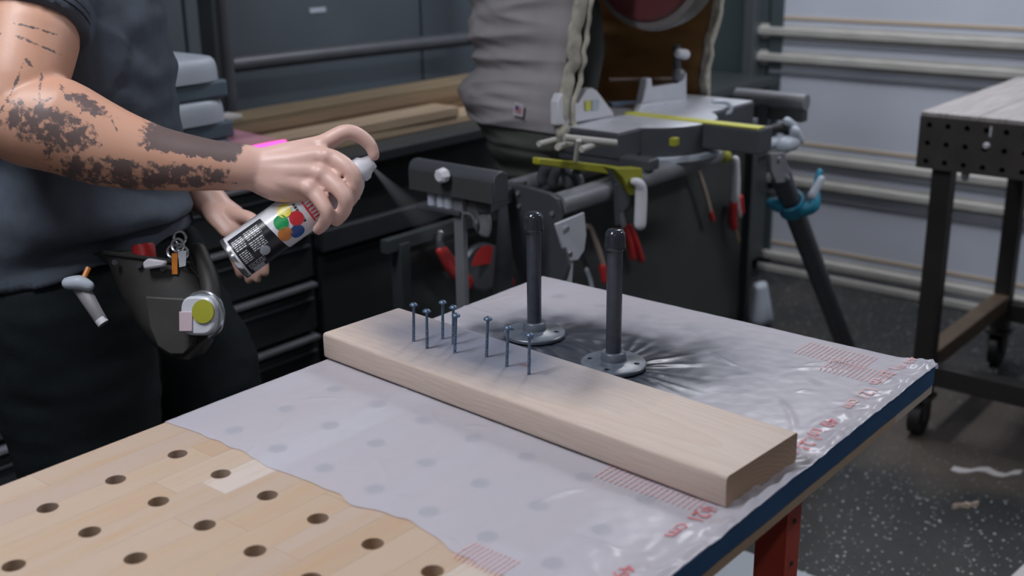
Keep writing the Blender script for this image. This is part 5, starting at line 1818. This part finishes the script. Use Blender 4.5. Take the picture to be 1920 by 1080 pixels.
# round red and grey blade disc
dc = at_x(905, 500, XT + 0.005)
t_ = thing('round_scraper', 'round grey disc with a red upper part hanging among the tools', 'tool', dc - EZ * 0.06, 'hand tools hanging under the saw stand')
MB().lathe([(0.0, -0.012), (0.050, -0.012), (0.056, -0.006), (0.056, 0.006), (0.050, 0.012), (0.0, 0.012)], dc, (0.9, -0.35, 0.1), 32).build('disc', MT['dark_steel'], t_)
ua, va, da = frame((0.9, -0.35, 0.1))
R_ = []
pts_ = []
for i in range(17):
    a_ = i / 16 * PI * 0.9
    pts_.append(dc + da * 0.013 + (EZ * math.sin(a_ + 0.3) + (EY * 0.93) * -math.cos(a_ + 0.3)) * 0.052)
slab(pts_, da * 0.004).build('red_cover', MT['red'], t_, 40)
# shelf of small things right of the rail
t = thing('steel_shelf', 'dark shelf with a lime yellow front edge below the saw arm', 'shelf', at_x(1310, 430, -0.9))
q_ = at_x(1288, 420, -0.85); q2 = at_x(1334, 436, -0.85)
shz = q_.z
MB().box(-1.07, -0.852, q_.y - 0.05, q2.y + 0.10, q_.z - 0.012, q_.z).build('board', MT['dark_steel'], t, smooth=0, bevel=0.001)
MB().box(-0.852, -0.845, q_.y - 0.05, q2.y + 0.10, q_.z - 0.012, q_.z + 0.004).build('front_edge', MT['lime'], t, smooth=0)
MB().box(-1.075, -1.06, q_.y - 0.05, q2.y + 0.10, 0.0, 0.95).build('back', MT['black'], t, smooth=0)
q_ = at_x(1297, 345, -1.0)
tag(MB().box(-1.05, -0.95, q_.y - 0.05, q_.y + 0.05, shz + 0.0002, shz + 0.12).build('blue_box', mat('blue_box_plastic', (30, 74, 120), 0.5), smooth=0, bevel=0.006), 'small blue box standing on the shelf below the saw arm', 'box')
# pale rag hanging by the floor
pts_ = []
ro = at_x(1428, 500, -0.80)
g = MB()
R_ = []
for k in range(9):
    z = 0.02 + 0.155 * k / 8
    w_ = 0.05 * (1 - 0.6 * k / 8) + 0.008
    R_.append([ro - EZ * ro.z + EZ * z + EY * (w_ * math.cos(2 * PI * i / 16) + 0.02 * (1 - k / 8)) + EX * (w_ * 0.6 * math.sin(2 * PI * i / 16) * (1 + 0.4 * math.sin(i * 2.4))) for i in range(16)])
g.rings(R_)
tag(g.build('rag', MT['grey_plastic'], smooth=180), 'pale crumpled cloth on the floor by the black cabinet', 'cloth')

# ------------------------------------------------------------------ welding table
WX0, WX1, WY0, WY1, WZ = -0.064, 1.15, 2.40, 3.22, 0.946
wt = thing('welding_table', 'heavy steel welding table with holes in its front plate, on casters', 'welding table', (0.5, 2.8, 0))
fp_ = MB().box(WX0, WX1, WY0, WY0 + 0.014, WZ - 0.152, WZ - 0.012).build('front_plate', MT['weld'], wt, smooth=0, bevel=0.0)
bpy.context.view_layer.update()
c = MB()
for i in range(24):
    for j in range(3):
        c.cyl((WX0 + 0.026 + i * 0.05, WY0 - 0.02, WZ - 0.034 - j * 0.049), (WX0 + 0.026 + i * 0.05, WY0 + 0.04, WZ - 0.034 - j * 0.049), 0.0075, n=14)
cut(fp_, c)
MB().box(WX0, WX0 + 0.014, WY0 + 0.014, WY1, WZ - 0.152, WZ - 0.012).build('side_plate', MT['weld'], wt, smooth=0)
MB().box(WX1 - 0.014, WX1, WY0 + 0.014, WY1, WZ - 0.152, WZ - 0.012).build('side_plate', MT['weld'], wt, smooth=0)
MB().box(WX0 + 0.014, WX1 - 0.014, WY1 - 0.014, WY1, WZ - 0.152, WZ - 0.012).build('rear_plate', MT['weld'], wt, smooth=0)
for k in range(8):
    x0 = WX0 + k * (WX1 - WX0) / 8
    MB().box(x0 + 0.001, x0 + (WX1 - WX0) / 8 - 0.003, WY0, WY1, WZ - 0.012, WZ).build('top_slat', MT['weld_top'], wt, smooth=0, bevel=0.001)
MB().box(WX0 + 0.016, WX1 - 0.016, WY0 + 0.10, WY0 + 0.11, WZ - 0.150, WZ - 0.013).build('added_hole_backing', MT['weld'], wt, smooth=0)  # added plate that blocks the bright door behind the holes, keeping them dark
MB().box(WX0 + 0.016, WX1 - 0.016, WY0 + 0.015, WY0 + 0.10, WZ - 0.150, WZ - 0.144).build('added_hole_floor', MT['weld'], wt, smooth=0)  # added plate closing the gap below, so the lower holes stay dark too
LXs = (WX0 + 0.034, WX1 - 0.08)
for lx in LXs:
    for ly in (WY0 + 0.03, WY1 - 0.10):
        MB().box(lx, lx + 0.052, ly, ly + 0.052, 0.125, WZ - 0.012).build('leg', MT['weld_leg'], wt, smooth=0, bevel=0.003)
        cs = MB().box(lx - 0.01, lx + 0.06, ly - 0.01, ly + 0.06, 0.112, 0.125).build('caster', MT['weld_leg'], wt, smooth=0)
        MB().box(lx + 0.0, lx + 0.006, ly, ly + 0.05, 0.05, 0.112).build('fork', MT['weld_leg'], cs, smooth=0)
        MB().box(lx + 0.044, lx + 0.050, ly, ly + 0.05, 0.05, 0.112).build('fork', MT['weld_leg'], cs, smooth=0)
        MB().cyl((lx + 0.008, ly + 0.025, 0.051), (lx + 0.042, ly + 0.025, 0.051), 0.05, n=24).build('wheel', MT['rubber'], cs)
for lx in LXs:
    MB().box(lx + 0.0, lx + 0.052, WY0 + 0.082, WY1 - 0.10, 0.20, 0.252).build('side_beam', MT['weld_beam'], wt, smooth=0, bevel=0.003)
for ly in (WY0 + 0.03, WY1 - 0.10):
    MB().box(LXs[0] + 0.052, LXs[1], ly, ly + 0.052, 0.165, 0.225).build('cross_beam', MT['weld_leg'], wt, smooth=0, bevel=0.003)
q_ = at_y(1850, 273, WY0)
MB().lathe([(0.0, -0.010), (0.006, -0.010), (0.009, -0.004), (0.009, 0.0)], q_, EY, 14).build('pin', MT['white_plastic'], wt)
q_ = at_y(1858, 246, WY0)
MB().box(q_.x - 0.003, q_.x + 0.003, WY0 - 0.004, WY0, q_.z - 0.015, q_.z + 0.012).build('hook', MT['alu'], wt, smooth=0, bevel=0.001)
q_ = at_y(1810, 330, WY0 + 0.02)
MB().cyl((q_.x, WY0 + 0.02, WZ - 0.152), (q_.x, WY0 + 0.02, WZ - 0.175), 0.012, 0.008, n=12).build('bolt', MT['grey_steel'], wt)

# ------------------------------------------------------------------ litter on the floor
p = at_z(1845, 885, 0.0)
g = MB()
R_ = []
for k in range(9):
    s_ = k / 8
    q_ = at_z(1785 + 130 * s_, 880 + 12 * s_ + 4 * math.sin(k * 1.4), 0.0)
    wv = 0.004 + 0.003 * math.sin(k * 1.9)
    R_.append([q_ + Vector((0, -0.012, 0.0005)), q_ + Vector((0, 0.012, 0.0005)), q_ + Vector((0, 0.012, 0.0015 + wv)), q_ + Vector((0, -0.012, 0.0015 + wv * 0.4))])
g.rings(R_)
tag(g.build('paper_strip', MT['paper'], smooth=60), 'long torn pale paper strip on the speckled floor below the welding table', 'paper')
g = MB()
R_ = []
for k in range(7):
    s_ = k / 6
    q_ = at_z(1786 + 48 * s_, 952 - 3 * s_ + 2 * math.sin(k * 2.1), 0.0)
    h_ = 0.006 + 0.008 * abs(math.sin(k * 1.3 + 0.4))
    R_.append([q_ + Vector((0, -0.007, 0.0003)), q_ + Vector((0, 0.007, 0.0003)), q_ + Vector((0, 0.005, h_)), q_ + Vector((0, -0.005, h_))])
g.rings(R_)
tag(g.build('wood_shaving', MT['wood_chip'], smooth=60), 'short pale wood shaving on the speckled floor nearest the bench', 'shaving')
tag(MB().box(-0.62, 0.14, 1.02, 1.53, 0.0, 0.018).build('floor_board', MT['undershelf'], smooth=0, bevel=0.003), 'pale blue-grey board lying flat on the floor behind the red bench leg', 'board')
q_ = at_z(1905, 1062, 0.0)
R_ = [[Vector((q_.x + 0.02 + a_ * sx_, q_.y - 0.16 + b_ * 0.8, z_)) for a_, b_ in ((0, 0.02), (0.22, 0.0), (0.25, 0.24), (0.02, 0.27))] for z_, sx_ in ((0.0, 1.0), (0.03, 1.0), (0.045, 0.97))]
g = MB().rings(R_)
tag(g.build('folded_cardboard', MT['paper'], smooth=20, bevel=0.003), 'pale folded cardboard lying on the floor at the lower right corner', 'cardboard')
